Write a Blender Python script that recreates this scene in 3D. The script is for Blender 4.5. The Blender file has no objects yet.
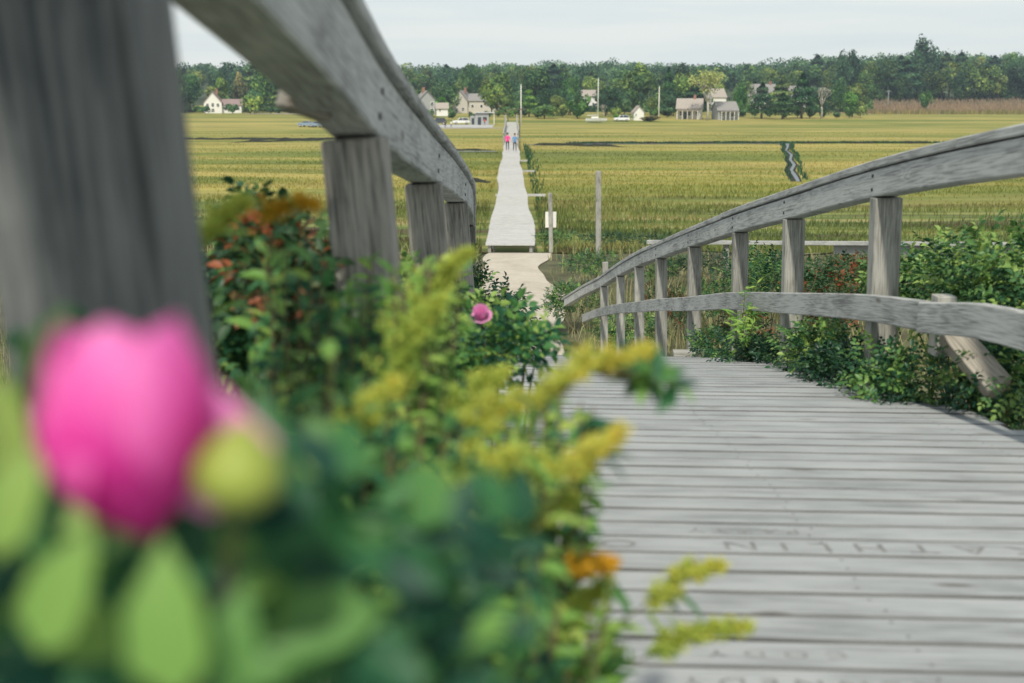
import bpy, bmesh, math, random
import numpy as np
from mathutils import Vector, Matrix
R = math.radians
PI = math.pi
SC = bpy.context.scene
COL = SC.collection

# ------------------------------------------------------------------ camera, world, sun, exposure
F = 1200.0
PITCH = R(11.17)
cam_d = bpy.data.cameras.new("camera")
cam = bpy.data.objects.new("camera", cam_d)
COL.objects.link(cam)
cam.location = (0, 0, 0)
cam.rotation_euler = (PI/2 - PITCH, 0, 0)
cam_d.sensor_width = 36.0
cam_d.lens = 36.0*F/1024
cam_d.clip_start = 0.05
cam_d.clip_end = 5000
cam_d.dof.use_dof = True
cam_d.dof.focus_distance = 12.0
cam_d.dof.aperture_fstop = 2.8
SC.camera = cam
SUN_EL, SUN_AZ = R(50), R(-171)       # azimuth from +Y (view direction), negative = to the left

w = bpy.data.worlds.new("World"); SC.world = w; w.use_nodes = True
nt = w.node_tree; nt.nodes.clear()
def wn(t, **k):
    n = nt.nodes.new(t)
    for a, b in k.items(): setattr(n, a, b)
    return n
sky = wn('ShaderNodeTexSky', sky_type='NISHITA', sun_disc=False, sun_elevation=SUN_EL, sun_rotation=SUN_AZ)
tc = wn('ShaderNodeTexCoord')
mp = wn('ShaderNodeMapping'); mp.inputs['Scale'].default_value = (1.5, 1.5, 17)
nz = wn('ShaderNodeTexNoise'); nz.inputs['Scale'].default_value = 1.7; nz.inputs['Detail'].default_value = 5; nz.inputs['Roughness'].default_value = .5
cr = wn('ShaderNodeValToRGB')
cr.color_ramp.elements[0].position = .30; cr.color_ramp.elements[0].color = (.85, .85, .85, 1)
cr.color_ramp.elements[1].position = .62; cr.color_ramp.elements[1].color = (.97, .97, .97, 1)
mx = wn('ShaderNodeMix', data_type='RGBA'); mx.inputs[7].default_value = (8.4, 8.95, 8.9, 1)
bg = wn('ShaderNodeBackground'); bg.inputs['Strength'].default_value = .1
wo = wn('ShaderNodeOutputWorld')
L = nt.links
L.new(tc.outputs['Generated'], mp.inputs['Vector']); L.new(mp.outputs[0], nz.inputs['Vector'])
cc = wn('ShaderNodeValToRGB')
cc.color_ramp.elements[0].position = .36; cc.color_ramp.elements[0].color = (.88, .93, .965, 1)
cc.color_ramp.elements[1].position = .60; cc.color_ramp.elements[1].color = (1, 1, .975, 1)
cm = wn('ShaderNodeMix', data_type='RGBA', blend_type='MULTIPLY'); cm.inputs[0].default_value = 1; cm.inputs[7].default_value = (9.4, 9.7, 9.5, 1)
spx = wn('ShaderNodeSeparateXYZ'); hi = wn('ShaderNodeMapRange'); hi.inputs['From Min'].default_value = .18; hi.inputs['From Max'].default_value = .75
hi.inputs['To Min'].default_value = 1.0; hi.inputs['To Max'].default_value = .45
ml = wn('ShaderNodeMath', operation='MULTIPLY')
L.new(tc.outputs['Generated'], spx.inputs[0]); L.new(spx.outputs['Z'], hi.inputs['Value'])
L.new(nz.outputs['Fac'], cr.inputs[0]); L.new(cr.outputs[0], ml.inputs[0]); L.new(hi.outputs[0], ml.inputs[1]); L.new(ml.outputs[0], mx.inputs[0])
L.new(nz.outputs['Fac'], cc.inputs[0]); L.new(cc.outputs[0], cm.inputs[6]); L.new(cm.outputs[2], mx.inputs[6+1])
L.new(sky.outputs[0], mx.inputs[6]); L.new(mx.outputs[2], bg.inputs[0]); L.new(bg.outputs[0], wo.inputs[0])

sd = bpy.data.lights.new("sun", 'SUN'); sd.energy = 4.0; sd.angle = R(3); sd.color = (1.0, .93, .80)
sun = bpy.data.objects.new("sun", sd); COL.objects.link(sun)
sv = Vector((math.sin(SUN_AZ)*math.cos(SUN_EL), math.cos(SUN_AZ)*math.cos(SUN_EL), math.sin(SUN_EL)))
sun.rotation_euler = sv.to_track_quat('Z', 'Y').to_euler()
sun.location = (-20, -10, 30)
SC.view_settings.view_transform = 'Standard'; SC.view_settings.look = 'None'
SC.view_settings.exposure = 0.0; SC.view_settings.gamma = 1
SC.cycles.max_bounces = 6; SC.cycles.transparent_max_bounces = 4
SC.cycles.volume_bounces = 0
SC.cycles.use_denoising = True

# ------------------------------------------------------------------ helpers
def P(px, py, d):
    """point that lies d metres ahead of the camera on the line of sight through a picture position"""
    a = (px-512)/F; b = (341.5-py)/F
    y = math.cos(PITCH) + b*math.sin(PITCH); z = -math.sin(PITCH) + b*math.cos(PITCH)
    return Vector((a*d/y, d, z*d/y))
def tag(o, label=None, cat=None, group=None, kind=None):
    if label: o['label'] = label
    if cat: o['category'] = cat
    if group: o['group'] = group
    if kind: o['kind'] = kind
    return o
def empty(name, loc, label, cat, group=None, rz=0):
    o = bpy.data.objects.new(name, None); COL.objects.link(o); o.empty_display_size = .2
    o.location = loc; o.rotation_euler = (0, 0, rz)
    return tag(o, label, cat, group)
def children_of(o): return [c for c in o.children]
def copy_tree(o, parent=None):
    c = o.copy(); COL.objects.link(c)
    if parent is not None: c.parent = parent
    for ch in children_of(o): copy_tree(ch, c)
    return c

class MB:
    """collects faces; gc = grain coordinates (along, across, depth, seed)"""
    def __init__(s): s.v = []; s.f = []; s.g = []; s.mi = []; s.sm = []
    def add(s, vs, fs, gs=None, mi=0, smooth=False):
        n = len(s.v); s.v += [tuple(v) for v in vs]
        s.g += gs if gs is not None else [tuple(v) for v in vs]
        s.f += [tuple(i+n for i in f) for f in fs]; s.mi += [mi]*len(fs); s.sm += [smooth]*len(fs)
    def box(s, M, sx, sy, sz, bev=0.0, mi=0, long=None, seed=None):
        """box centred at M, full sizes"""
        if seed is None: seed = random.random()*50
        hx, hy, hz = sx/2, sy/2, sz/2
        if long is None: long = max(range(3), key=lambda i: (sx, sy, sz)[i])
        vs = []; fs = []
        if bev <= 0:
            c = [(x, y, z) for x in (-hx, hx) for y in (-hy, hy) for z in (-hz, hz)]
            fs = [(0,1,3,2), (4,6,7,5), (0,4,5,1), (2,3,7,6), (0,2,6,4), (1,5,7,3)]
        else:
            c = []; idx = {}
            for a in (-1, 1):
                for b in (-1, 1):
                    for e in (-1, 1):
                        idx[(a,b,e,0)] = len(c); c.append((a*hx, b*(hy-bev), e*(hz-bev)))
                        idx[(a,b,e,1)] = len(c); c.append((a*(hx-bev), b*hy, e*(hz-bev)))
                        idx[(a,b,e,2)] = len(c); c.append((a*(hx-bev), b*(hy-bev), e*hz))
            def q(l, sgn): fs.append(tuple(l) if sgn > 0 else tuple(reversed(l)))
            for a in (-1, 1):
                q([idx[(a,-1,-1,0)], idx[(a,1,-1,0)], idx[(a,1,1,0)], idx[(a,-1,1,0)]], a)
                q([idx[(-1,a,-1,1)], idx[(-1,a,1,1)], idx[(1,a,1,1)], idx[(1,a,-1,1)]], a)
                q([idx[(-1,-1,a,2)], idx[(1,-1,a,2)], idx[(1,1,a,2)], idx[(-1,1,a,2)]], a)
            for a in (-1, 1):
                for b in (-1, 1):
                    q([idx[(a,b,-1,0)], idx[(a,b,-1,1)], idx[(a,b,1,1)], idx[(a,b,1,0)]], a*b)
                    q([idx[(a,-1,b,0)], idx[(a,1,b,0)], idx[(a,1,b,2)], idx[(a,-1,b,2)]], a*b)
                    q([idx[(-1,a,b,1)], idx[(-1,a,b,2)], idx[(1,a,b,2)], idx[(1,a,b,1)]], a*b)
                    for e in (-1, 1):
                        q([idx[(a,b,e,0)], idx[(a,b,e,1)], idx[(a,b,e,2)]], a*b*e)
        order = [long] + [i for i in range(3) if i != long]
        gs = [(p[order[0]]+seed*3.1, p[order[1]]+seed, p[order[2]]) for p in c]
        s.add([M @ Vector(p) for p in c], fs, gs, mi)
    def bar(s, a, b, w_, t_, bev=.004, mi=0, up=(0,0,1), seed=None):
        a = Vector(a); b = Vector(b); y = (b-a).normalized(); u = Vector(up)
        x = y.cross(u)
        if x.length < 1e-4: x = y.cross(Vector((0,1,0)))
        x.normalize(); z = x.cross(y)
        M = Matrix(((x.x,y.x,z.x,0),(x.y,y.y,z.y,0),(x.z,y.z,z.z,0),(0,0,0,1))); M.translation = (a+b)/2
        s.box(M, w_, (b-a).length, t_, bev, mi, 1, seed)
    def sweep(s, path, sec, seed=None, mi=0, caps=True):
        """path: list of (pos, side vector); sec: list of (across, up)"""
        if seed is None: seed = random.random()*50
        n = len(sec); vs = []; gs = []; fs = []; al = 0; last = None
        for p, sd_ in path:
            p = Vector(p)
            if last is not None: al += (p-last).length
            last = p
            for (a, u) in sec:
                vs.append(p + sd_*a + Vector((0,0,u))); gs.append((al+seed*3.1, a+seed, u))
        for i in range(len(path)-1):
            for j in range(n):
                k = (j+1) % n
                fs.append((i*n+j, i*n+k, (i+1)*n+k, (i+1)*n+j))
        if caps: fs += [tuple(range(n))[::-1], tuple((len(path)-1)*n+j for j in range(n))]
        s.add(vs, fs, gs, mi)
    def tube(s, pts, rad, n=6, mi=0, smooth=True):
        pts = [Vector(p) for p in pts]; vs = []; fs = []
        if not hasattr(rad, '__len__'): rad = [rad]*len(pts)
        for i, p in enumerate(pts):
            t = (pts[min(i+1, len(pts)-1)] - pts[max(i-1, 0)]).normalized()
            x = t.cross(Vector((.13,.37,.92)))
            if x.length < .05: x = t.cross(Vector((1,0,0)))
            x.normalize(); y = t.cross(x)
            for k in range(n):
                a = 2*PI*k/n; vs.append(p + (x*math.cos(a)+y*math.sin(a))*rad[i])
        for i in range(len(pts)-1):
            for k in range(n):
                k2 = (k+1) % n; fs.append((i*n+k, i*n+k2, (i+1)*n+k2, (i+1)*n+k))
        fs += [tuple(range(n))[::-1], tuple((len(pts)-1)*n+k for k in range(n))]
        s.add(vs, fs, None, mi, smooth)
    def prism(s, pts, M, depth, mi=0):
        """2D polygon (x,z) extruded along y"""
        n = len(pts)
        vs = [M @ Vector((x, 0, z)) for x, z in pts] + [M @ Vector((x, depth, z)) for x, z in pts]
        fs = [tuple(range(n)), tuple(range(2*n-1, n-1, -1))] + [(i, i+n, (i+1) % n+n, (i+1) % n) for i in range(n)]
        s.add(vs, fs, None, mi)
    def build(s, name, mats, parent=None):
        me = bpy.data.meshes.new(name); me.from_pydata(s.v, [], s.f)
        if not isinstance(mats, (list, tuple)): mats = [mats]
        for m in mats: me.materials.append(m)
        me.polygons.foreach_set('material_index', s.mi); me.polygons.foreach_set('use_smooth', s.sm)
        at = me.attributes.new('gc', 'FLOAT_VECTOR', 'POINT')
        at.data.foreach_set('vector', np.array(s.g, dtype=np.float32).ravel())
        me.update()
        bm = bmesh.new(); bm.from_mesh(me); bmesh.ops.recalc_face_normals(bm, faces=bm.faces); bm.to_mesh(me); bm.free()
        o = bpy.data.objects.new(name, me); COL.objects.link(o)
        if parent is not None: o.parent = parent
        return o
def T(x, y, z): return Matrix.Translation((x, y, z))
def RZ(a): return Matrix.Rotation(a, 4, 'Z')

# ------------------------------------------------------------------ materials
def mat(name):
    m = bpy.data.materials.new(name); m.use_nodes = True; n = m.node_tree
    b = n.nodes['Principled BSDF']
    def N(t, **k):
        x = n.nodes.new(t)
        for a, v in k.items():
            if a in x.inputs.keys() if hasattr(x, 'inputs') else False: x.inputs[a].default_value = v
            else: setattr(x, a, v)
        return x
    return m, n, b, N
def ramp(N, stops):
    r = N('ShaderNodeValToRGB'); e = r.color_ramp.elements
    while len(e) < len(stops): e.new(.5)
    for i, (p, c) in enumerate(stops):
        e[i].position = p; e[i].color = (*c, 1) if len(c) == 3 else c
    return r
def wood(name, dark, light, scale=1.0, rough=.8, ring=.055):
    m, n, b, N = mat(name); K = n.links.new
    a = N('ShaderNodeAttribute', attribute_name='gc')
    m1 = N('ShaderNodeMapping'); m1.inputs['Scale'].default_value = (1.1*scale, 9*scale, 9*scale)
    n1 = N('ShaderNodeTexNoise', Scale=1.0, Detail=1.5, Distortion=.6)
    K(a.outputs['Vector'], m1.inputs[0]); K(m1.outputs[0], n1.inputs['Vector'])
    mu = N('ShaderNodeMath', operation='MULTIPLY'); mu.inputs[1].default_value = 70
    si = N('ShaderNodeMath', operation='SINE'); K(n1.outputs['Fac'], mu.inputs[0]); K(mu.outputs[0], si.inputs[0])
    m2 = N('ShaderNodeMapping'); m2.inputs['Scale'].default_value = (5, 130, 130)
    n2 = N('ShaderNodeTexNoise', Scale=1.0, Detail=4, Roughness=.65)
    K(a.outputs['Vector'], m2.inputs[0]); K(m2.outputs[0], n2.inputs['Vector'])
    m3 = N('ShaderNodeMapping'); m3.inputs['Scale'].default_value = (1.3, 2.2, 2.2)
    n3 = N('ShaderNodeTexNoise', Scale=1.6, Detail=5, Roughness=.6)
    K(a.outputs['Vector'], m3.inputs[0]); K(m3.outputs[0], n3.inputs['Vector'])
    s1 = N('ShaderNodeMath', operation='MULTIPLY_ADD'); s1.inputs[1].default_value = ring; K(si.outputs[0], s1.inputs[0]); K(n2.outputs['Fac'], s1.inputs[2])
    s2 = N('ShaderNodeMath', operation='MULTIPLY_ADD'); s2.inputs[1].default_value = .75; K(n3.outputs['Fac'], s2.inputs[0]); K(s1.outputs[0], s2.inputs[2])
    r = ramp(N, [(.62, dark), (.98, light)]); K(s2.outputs[0], r.inputs[0])
    m4 = N('ShaderNodeMapping'); m4.inputs['Scale'].default_value = (1.6, 75, 75)
    n4 = N('ShaderNodeTexNoise', Scale=1.0, Detail=2); K(a.outputs['Vector'], m4.inputs[0]); K(m4.outputs[0], n4.inputs['Vector'])
    r4 = ramp(N, [(.66, (1, 1, 1)), (.73, (.38, .38, .36))]); K(n4.outputs['Fac'], r4.inputs[0])
    x4 = N('ShaderNodeMix', data_type='RGBA', blend_type='MULTIPLY'); x4.inputs[0].default_value = 1; K(r.outputs[0], x4.inputs[6]); K(r4.outputs[0], x4.inputs[7])
    vo = N('ShaderNodeTexVoronoi', Scale=1.0); m5 = N('ShaderNodeMapping'); m5.inputs['Scale'].default_value = (2.2, 7, 7)
    K(a.outputs['Vector'], m5.inputs[0]); K(m5.outputs[0], vo.inputs['Vector'])
    r5 = ramp(N, [(.06, (.40, .36, .32)), (.13, (1, 1, 1))]); K(vo.outputs['Distance'], r5.inputs[0])
    x5 = N('ShaderNodeMix', data_type='RGBA', blend_type='MULTIPLY'); x5.inputs[0].default_value = .8; K(x4.outputs[2], x5.inputs[6]); K(r5.outputs[0], x5.inputs[7])
    oi = N('ShaderNodeObjectInfo'); mo = N('ShaderNodeMapRange'); mo.inputs['To Min'].default_value = .86; mo.inputs['To Max'].default_value = 1.1; K(oi.outputs['Random'], mo.inputs['Value'])
    x6 = N('ShaderNodeVectorMath', operation='SCALE'); K(x5.outputs[2], x6.inputs[0]); K(mo.outputs[0], x6.inputs['Scale'])
    K(x6.outputs[0], b.inputs['Base Color']); b.inputs['Roughness'].default_value = rough
    b.inputs['Specular IOR Level'].default_value = .25
    bp = N('ShaderNodeBump', Strength=.35, Distance=.004); K(s1.outputs[0], bp.inputs['Height']); K(bp.outputs[0], b.inputs['Normal'])
    return m
def plain(name, col, rough=.7, var=.15, scale=4.0, metal=0, spec=.3, emis=None):
    m, n, b, N = mat(name); K = n.links.new
    t = N('ShaderNodeTexCoord'); z = N('ShaderNodeTexNoise', Scale=scale, Detail=4)
    K(t.outputs['Object'], z.inputs['Vector'])
    r = ramp(N, [(.3, tuple(c*(1-var) for c in col)), (.7, tuple(min(1, c*(1+var)) for c in col))])
    K(z.outputs['Fac'], r.inputs[0]); K(r.outputs[0], b.inputs['Base Color'])
    b.inputs['Roughness'].default_value = rough; b.inputs['Metallic'].default_value = metal
    b.inputs['Specular IOR Level'].default_value = spec
    return m
def leafmat(name, stops, transl=.3, rough=.5, objcol=False, spec=.35):
    m, n, b, N = mat(name); K = n.links.new
    a = N('ShaderNodeAttribute', attribute_name='rnd')
    r = ramp(N, stops); K(a.outputs['Fac'], r.inputs[0]); out = r.outputs[0]
    if objcol:
        oi = N('ShaderNodeObjectInfo'); x = N('ShaderNodeMix', data_type='RGBA', blend_type='MULTIPLY'); x.inputs[0].default_value = 1
        K(out, x.inputs[6]); K(oi.outputs['Color'], x.inputs[7]); out = x.outputs[2]
    K(out, b.inputs['Base Color']); b.inputs['Roughness'].default_value = rough
    b.inputs['Specular IOR Level'].default_value = spec
    if transl > 0:
        tr = N('ShaderNodeBsdfTranslucent'); K(out, tr.inputs['Color'])
        ms = N('ShaderNodeMixShader'); ms.inputs[0].default_value = transl
        K(b.outputs[0], ms.inputs[1]); K(tr.outputs[0], ms.inputs[2]); K(ms.outputs[0], n.nodes['Material Output'].inputs[0])
    return m
M = {}
M['rail'] = wood('weathered_rail_wood', (.17,.178,.175), (.47,.485,.47))
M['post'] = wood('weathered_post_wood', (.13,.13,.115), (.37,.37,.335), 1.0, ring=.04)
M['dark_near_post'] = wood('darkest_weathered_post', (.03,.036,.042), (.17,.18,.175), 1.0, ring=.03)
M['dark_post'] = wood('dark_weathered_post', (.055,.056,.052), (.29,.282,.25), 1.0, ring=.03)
M['deck'] = wood('bleached_deck_wood', (.205,.22,.225), (.385,.405,.41), .7, ring=.025)
M['deck_edge'] = wood('gap_shade_deck_edge', (.05,.05,.05), (.13,.13,.125), .7, ring=.02)  # shade of the plank gaps painted into the wood colour
M['far_deck'] = wood('far_boardwalk_wood', (.34,.34,.33), (.52,.52,.50), .7)
M['fresh'] = wood('split_brown_wood', (.16,.145,.12), (.36,.335,.285))
M['carve'] = plain('carved_groove', (.215,.22,.22), .9, .3, 40)
M['iron'] = plain('dark_bolt', (.05,.05,.055), .6, .3, 60, .5)
GREEN = [(0, (.010,.048,.028)), (.35, (.030,.105,.042)), (.7, (.105,.225,.060)), (1, (.27,.40,.10))]
M['rose_leaf'] = leafmat('rose_leaf', GREEN, .25, .42)
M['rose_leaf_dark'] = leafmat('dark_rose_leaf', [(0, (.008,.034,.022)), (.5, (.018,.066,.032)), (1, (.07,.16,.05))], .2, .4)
M['rose_leaf_warm'] = leafmat('autumn_leaf', [(0, (.018,.06,.03)), (.55, (.05,.12,.035)), (.7, (.13,.08,.03)), (.85, (.26,.07,.03)), (1, (.42,.15,.06))], .3)
M['light_leaf'] = leafmat('light_green_leaf', [(0, (.06,.19,.04)), (.5, (.22,.40,.08)), (1, (.50,.60,.13))], .4)
M['fore_leaf'] = leafmat('broad_green_leaf', [(0, (.012,.070,.045)), (.35, (.045,.175,.06)), (.65, (.19,.37,.08)), (1, (.46,.56,.13))], .35)
M['goldenrod'] = leafmat('goldenrod_floret', [(0, (.28,.44,.08)), (.35, (.52,.60,.11)), (.75, (.68,.66,.13)), (1, (.84,.64,.10))], .4, .6)
M['golden_orange'] = leafmat('goldenrod_floret_ripe', [(0, (.55,.38,.03)), (1, (.90,.48,.03))], .35, .6)
M['dune_grass'] = leafmat('dune_grass_blade', [(0, (.10,.13,.05)), (.5, (.26,.27,.11)), (1, (.48,.42,.24))], .3, .6)
M['stem'] = plain('green_brown_stem', (.09,.08,.035), .8, .4, 30)
M['petal'] = leafmat('magenta_petal', [(0, (.66,.012,.27)), (.45, (.85,.05,.42)), (1, (.92,.28,.66))], .35, .6)
M['petal_pale'] = leafmat('pale_pink_petal', [(0, (.70,.16,.46)), (1, (.88,.42,.70))], .35, .6)
M['hip'] = plain('yellow_green_bud', (.27,.33,.06), .5, .2, 20)
M['bark'] = plain('tree_bark', (.10,.085,.07), .9, .3, 3)
M['pale_bark'] = plain('pale_dead_wood', (.42,.39,.34), .9, .2, 3)
TREE = [(0, (.016,.050,.032)), (.45, (.070,.140,.055)), (1, (.32,.42,.14))]
M['tree_leaf'] = leafmat('tree_foliage', TREE, .15, .6, True, .15)
M['white_paint'] = plain('white_paint', (.76,.75,.71), .6, .04)
M['cream_shingle'] = plain('cream_shingle', (.54,.51,.46), .8, .10)
M['grey_shingle'] = plain('grey_shingle', (.34,.35,.35), .8, .12)
M['roof_grey'] = plain('grey_roof', (.26,.25,.24), .85, .15)
M['roof_tan'] = plain('tan_roof', (.36,.32,.28), .85, .12)
M['roof_pink'] = plain('pinkish_brown_roof', (.27,.20,.19), .85, .12)
M['glass'] = plain('dark_window_glass', (.03,.04,.05), .15, .1, 4, 0, .6)
M['brick'] = plain('chimney_brick', (.30,.16,.12), .9, .2)
M['metal_roof'] = plain('shed_roof', (.55,.57,.58), .5, .05)
M['car_white'] = plain('white_car_paint', (.75,.76,.77), .25, .02, 1, 0, .6)
M['car_blue'] = plain('silver_blue_car_paint', (.28,.36,.46), .25, .03, 1, .4, .6)
M['car_dark'] = plain('dark_car_paint', (.05,.06,.07), .25, .03, 1, 0, .6)
M['tyre'] = plain('tyre_rubber', (.02,.02,.02), .9, .1)
M['lamp'] = plain('lamp_lens', (.6,.6,.55), .2, .05)
M['skin'] = plain('skin', (.50,.30,.21), .6, .05)
M['pink_cloth'] = plain('hot_pink_cloth', (.85,.06,.28), .9, .08)
M['blue_cloth'] = plain('blue_cloth', (.12,.26,.48), .9, .1)
M['dark_cloth'] = plain('dark_cloth', (.03,.03,.04), .9, .1)
M['red_cloth'] = plain('red_cloth', (.5,.05,.05), .9, .1)
M['white_cloth'] = plain('white_cloth', (.7,.7,.7), .9, .05)
M['hair'] = plain('brown_hair', (.08,.045,.025), .7, .2)
M['mud'] = plain('creek_mud', (.020,.024,.014), .95, .5, 1.5)
M['asphalt'] = plain('pale_parking_surface', (.42,.42,.41), .9, .1, .6)
M['grate'] = plain('dark_grate', (.03,.03,.03), .7, .2)

def marsh_color(n, N):
    """colour of the salt marsh from its place: wind-combed bands of straw, green and brown"""
    K = n.links.new
    g = N('ShaderNodeNewGeometry')
    m1 = N('ShaderNodeMapping'); m1.inputs['Scale'].default_value = (.009, .040, 0)
    n1 = N('ShaderNodeTexNoise', Scale=1.0, Detail=6, Roughness=.6, Distortion=1.6)
    K(g.outputs['Position'], m1.inputs[0]); K(m1.outputs[0], n1.inputs['Vector'])
    r1 = ramp(N, [(.28, (.14,.165,.045)), (.40, (.165,.195,.045)), (.49, (.275,.26,.072)), (.58, (.37,.31,.105)), (.70, (.20,.215,.055))])
    K(n1.outputs['Fac'], r1.inputs[0])
    m2 = N('ShaderNodeMapping'); m2.inputs['Scale'].default_value = (.035, .16, 0)
    n2 = N('ShaderNodeTexNoise', Scale=1.0, Detail=7, Roughness=.68)
    K(g.outputs['Position'], m2.inputs[0]); K(m2.outputs[0], n2.inputs['Vector'])
    r2 = ramp(N, [(.32, (.66,.70,.62)), (.50, (.97,.98,.93)), (.68, (1.2,1.15,1.05))])
    K(n2.outputs['Fac'], r2.inputs[0])
    x = N('ShaderNodeMix', data_type='RGBA', blend_type='MULTIPLY'); x.inputs[0].default_value = 1
    K(r1.outputs[0], x.inputs[6]); K(r2.outputs[0], x.inputs[7])
    # near belt (closer than about 75 m) is wetter and greener with brown patches
    sp = N('ShaderNodeSeparateXYZ'); K(g.outputs['Position'], sp.inputs[0])
    mr = N('ShaderNodeMapRange'); mr.inputs['From Min'].default_value = 84; mr.inputs['From Max'].default_value = 62
    K(sp.outputs['Y'], mr.inputs['Value'])
    m3 = N('ShaderNodeMapping'); m3.inputs['Scale'].default_value = (.06, .35, 0)
    n3 = N('ShaderNodeTexNoise', Scale=1.0, Detail=5, Roughness=.6)
    K(g.outputs['Position'], m3.inputs[0]); K(m3.outputs[0], n3.inputs['Vector'])
    r3 = ramp(N, [(.38, (.11,.085,.05)), (.46, (.09,.125,.04)), (.54, (.16,.20,.055)), (.64, (.31,.27,.12))])
    K(n3.outputs['Fac'], r3.inputs[0])
    y = N('ShaderNodeMix', data_type='RGBA'); K(mr.outputs[0], y.inputs[0]); K(x.outputs[2], y.inputs[6]); K(r3.outputs[0], y.inputs[7])
    # reed field far on the right is brown
    mr2 = N('ShaderNodeMapRange'); mr2.inputs['From Min'].default_value = 425; mr2.inputs['From Max'].default_value = 450
    K(sp.outputs['Y'], mr2.inputs['Value'])
    mr3 = N('ShaderNodeMapRange'); mr3.inputs['From Min'].default_value = 118; mr3.inputs['From Max'].default_value = 128
    K(sp.outputs['X'], mr3.inputs['Value'])
    mm = N('ShaderNodeMath', operation='MULTIPLY'); K(mr2.outputs[0], mm.inputs[0]); K(mr3.outputs[0], mm.inputs[1])
    zz = N('ShaderNodeMix', data_type='RGBA'); K(mm.outputs[0], zz.inputs[0]); K(y.outputs[2], zz.inputs[6]); zz.inputs[7].default_value = (.30,.225,.15,1)
    return zz.outputs[2], n2.outputs['Fac']
def marsh_mat(name, blades):
    m, n, b, N = mat(name); c, h = marsh_color(n, N); K = n.links.new
    if blades:
        a = N('ShaderNodeAttribute', attribute_name='rnd')
        r = ramp(N, [(0, (.72,.75,.72)), (.5, (1.0,1.0,.98)), (1, (1.3,1.25,1.15))]); K(a.outputs['Fac'], r.inputs[0])
        x = N('ShaderNodeMix', data_type='RGBA', blend_type='MULTIPLY'); x.inputs[0].default_value = 1
        K(c, x.inputs[6]); K(r.outputs[0], x.inputs[7]); c = x.outputs[2]
        tr = N('ShaderNodeBsdfTranslucent'); K(c, tr.inputs['Color']); ms = N('ShaderNodeMixShader'); ms.inputs[0].default_value = .35
        K(b.outputs[0], ms.inputs[1]); K(tr.outputs[0], ms.inputs[2]); K(ms.outputs[0], n.nodes['Material Output'].inputs[0])
    else:
        bp = N('ShaderNodeBump', Strength=.6, Distance=.5); K(h, bp.inputs['Height']); K(bp.outputs[0], b.inputs['Normal'])
    K(c, b.inputs['Base Color']); b.inputs['Roughness'].default_value = .85; b.inputs['Specular IOR Level'].default_value = .1
    return m
M['marsh'] = marsh_mat('salt_marsh', False)
M['marsh_blade'] = marsh_mat('salt_marsh_blade', True)
def sand_mat():
    m, n, b, N = mat('dune_sand'); K = n.links.new
    g = N('ShaderNodeNewGeometry')
    z = N('ShaderNodeTexNoise', Scale=2.0, Detail=8, Roughness=.7); K(g.outputs['Position'], z.inputs['Vector'])
    r = ramp(N, [(.3, (.38,.34,.27)), (.7, (.54,.49,.41))]); K(z.outputs['Fac'], r.inputs[0]); K(r.outputs[0], b.inputs['Base Color'])
    bp = N('ShaderNodeBump', Strength=.5, Distance=.05); K(z.outputs['Fac'], bp.inputs['Height']); K(bp.outputs[0], b.inputs['Normal'])
    b.inputs['Roughness'].default_value = .95
    return m
M['sand'] = sand_mat()
M['earth'] = plain('dune_earth', (.085,.085,.045), .95, .5, 1.2)
M['hill'] = plain('wooded_ground', (.05,.07,.03), .95, .4, .05)
def water_mat():
    m, n, b, N = mat('creek_water'); b.inputs['Base Color'].default_value = (.05,.07,.08,1); b.inputs['Roughness'].default_value = .3
    b.inputs['Specular IOR Level'].default_value = .9
    z = N('ShaderNodeTexNoise', Scale=3.0, Detail=3); bp = N('ShaderNodeBump', Strength=.15, Distance=.05)
    g = N('ShaderNodeNewGeometry'); n.links.new(g.outputs['Position'], z.inputs['Vector']); n.links.new(z.outputs['Fac'], bp.inputs['Height']); n.links.new(bp.outputs[0], b.inputs['Normal'])
    return m
M['water'] = water_mat()

# ------------------------------------------------------------------ terrain
def ss(a, b, x):
    t = min(1, max(0, (x-a)/(b-a))); return t*t*(3-2*t)
def deckz(y):
    if y < 10.8: return -(.95+.03*y+.0085*y*y)
    z0 = -(.95+.03*10.8+.0085*10.8*10.8)
    return z0-.268*(y-10.8)
def zg(x, y):
    if y < 60:
        under = max(deckz(y)-.45, -4.76) if y < 24 else -4.76
        if y < -6: under = deckz(-6)-.45
        side = max(0, x-4.2, -1.6-x)
        z = under + (-4.76-under)*ss(0, 9, side)
        z += .12*math.sin(x*.9+y*.4)*math.sin(y*.7)*ss(1.2, 3, abs(x-.1))
        z += (-5.8-z)*ss(38.6, 43.5, y - .15*max(0, abs(x)-8)*0)
        return z
    z = -5.8 + 2.6*ss(300, 460, y)
    if y > 460: z += 3.2*min(1, (y-460)/100)
    if y > 560: z += 7.5*(y-560)/140 if y < 700 else 7.5 + 12*ss(700, 950, y)
    if y > 560: z += 9*ss(60, 420, x)*ss(560, 720, y)
    return z
def sheet(name, rows, half, ncol, material, kind='structure', lift=0.0):
    mb = MB(); nr = len(rows); vs = []; fs = []
    for y in rows:
        h = half(y)
        for j in range(ncol+1):
            x = -h+2*h*j/ncol; vs.append((x, y, zg(x, y)+lift))
    for i in range(nr-1):
        for j in range(ncol):
            a = i*(ncol+1)+j; fs.append((a, a+1, a+ncol+2, a+ncol+1))
    mb.add(vs, fs, None, 0, True)
    o = mb.build(name, material); tag(o, kind=kind); return o
near_rows = [-12+.5*i for i in range(int((43.5+12)/.5)+1)]
sheet('dune_ground', near_rows, lambda y: 34, 136, M['earth'])
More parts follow.
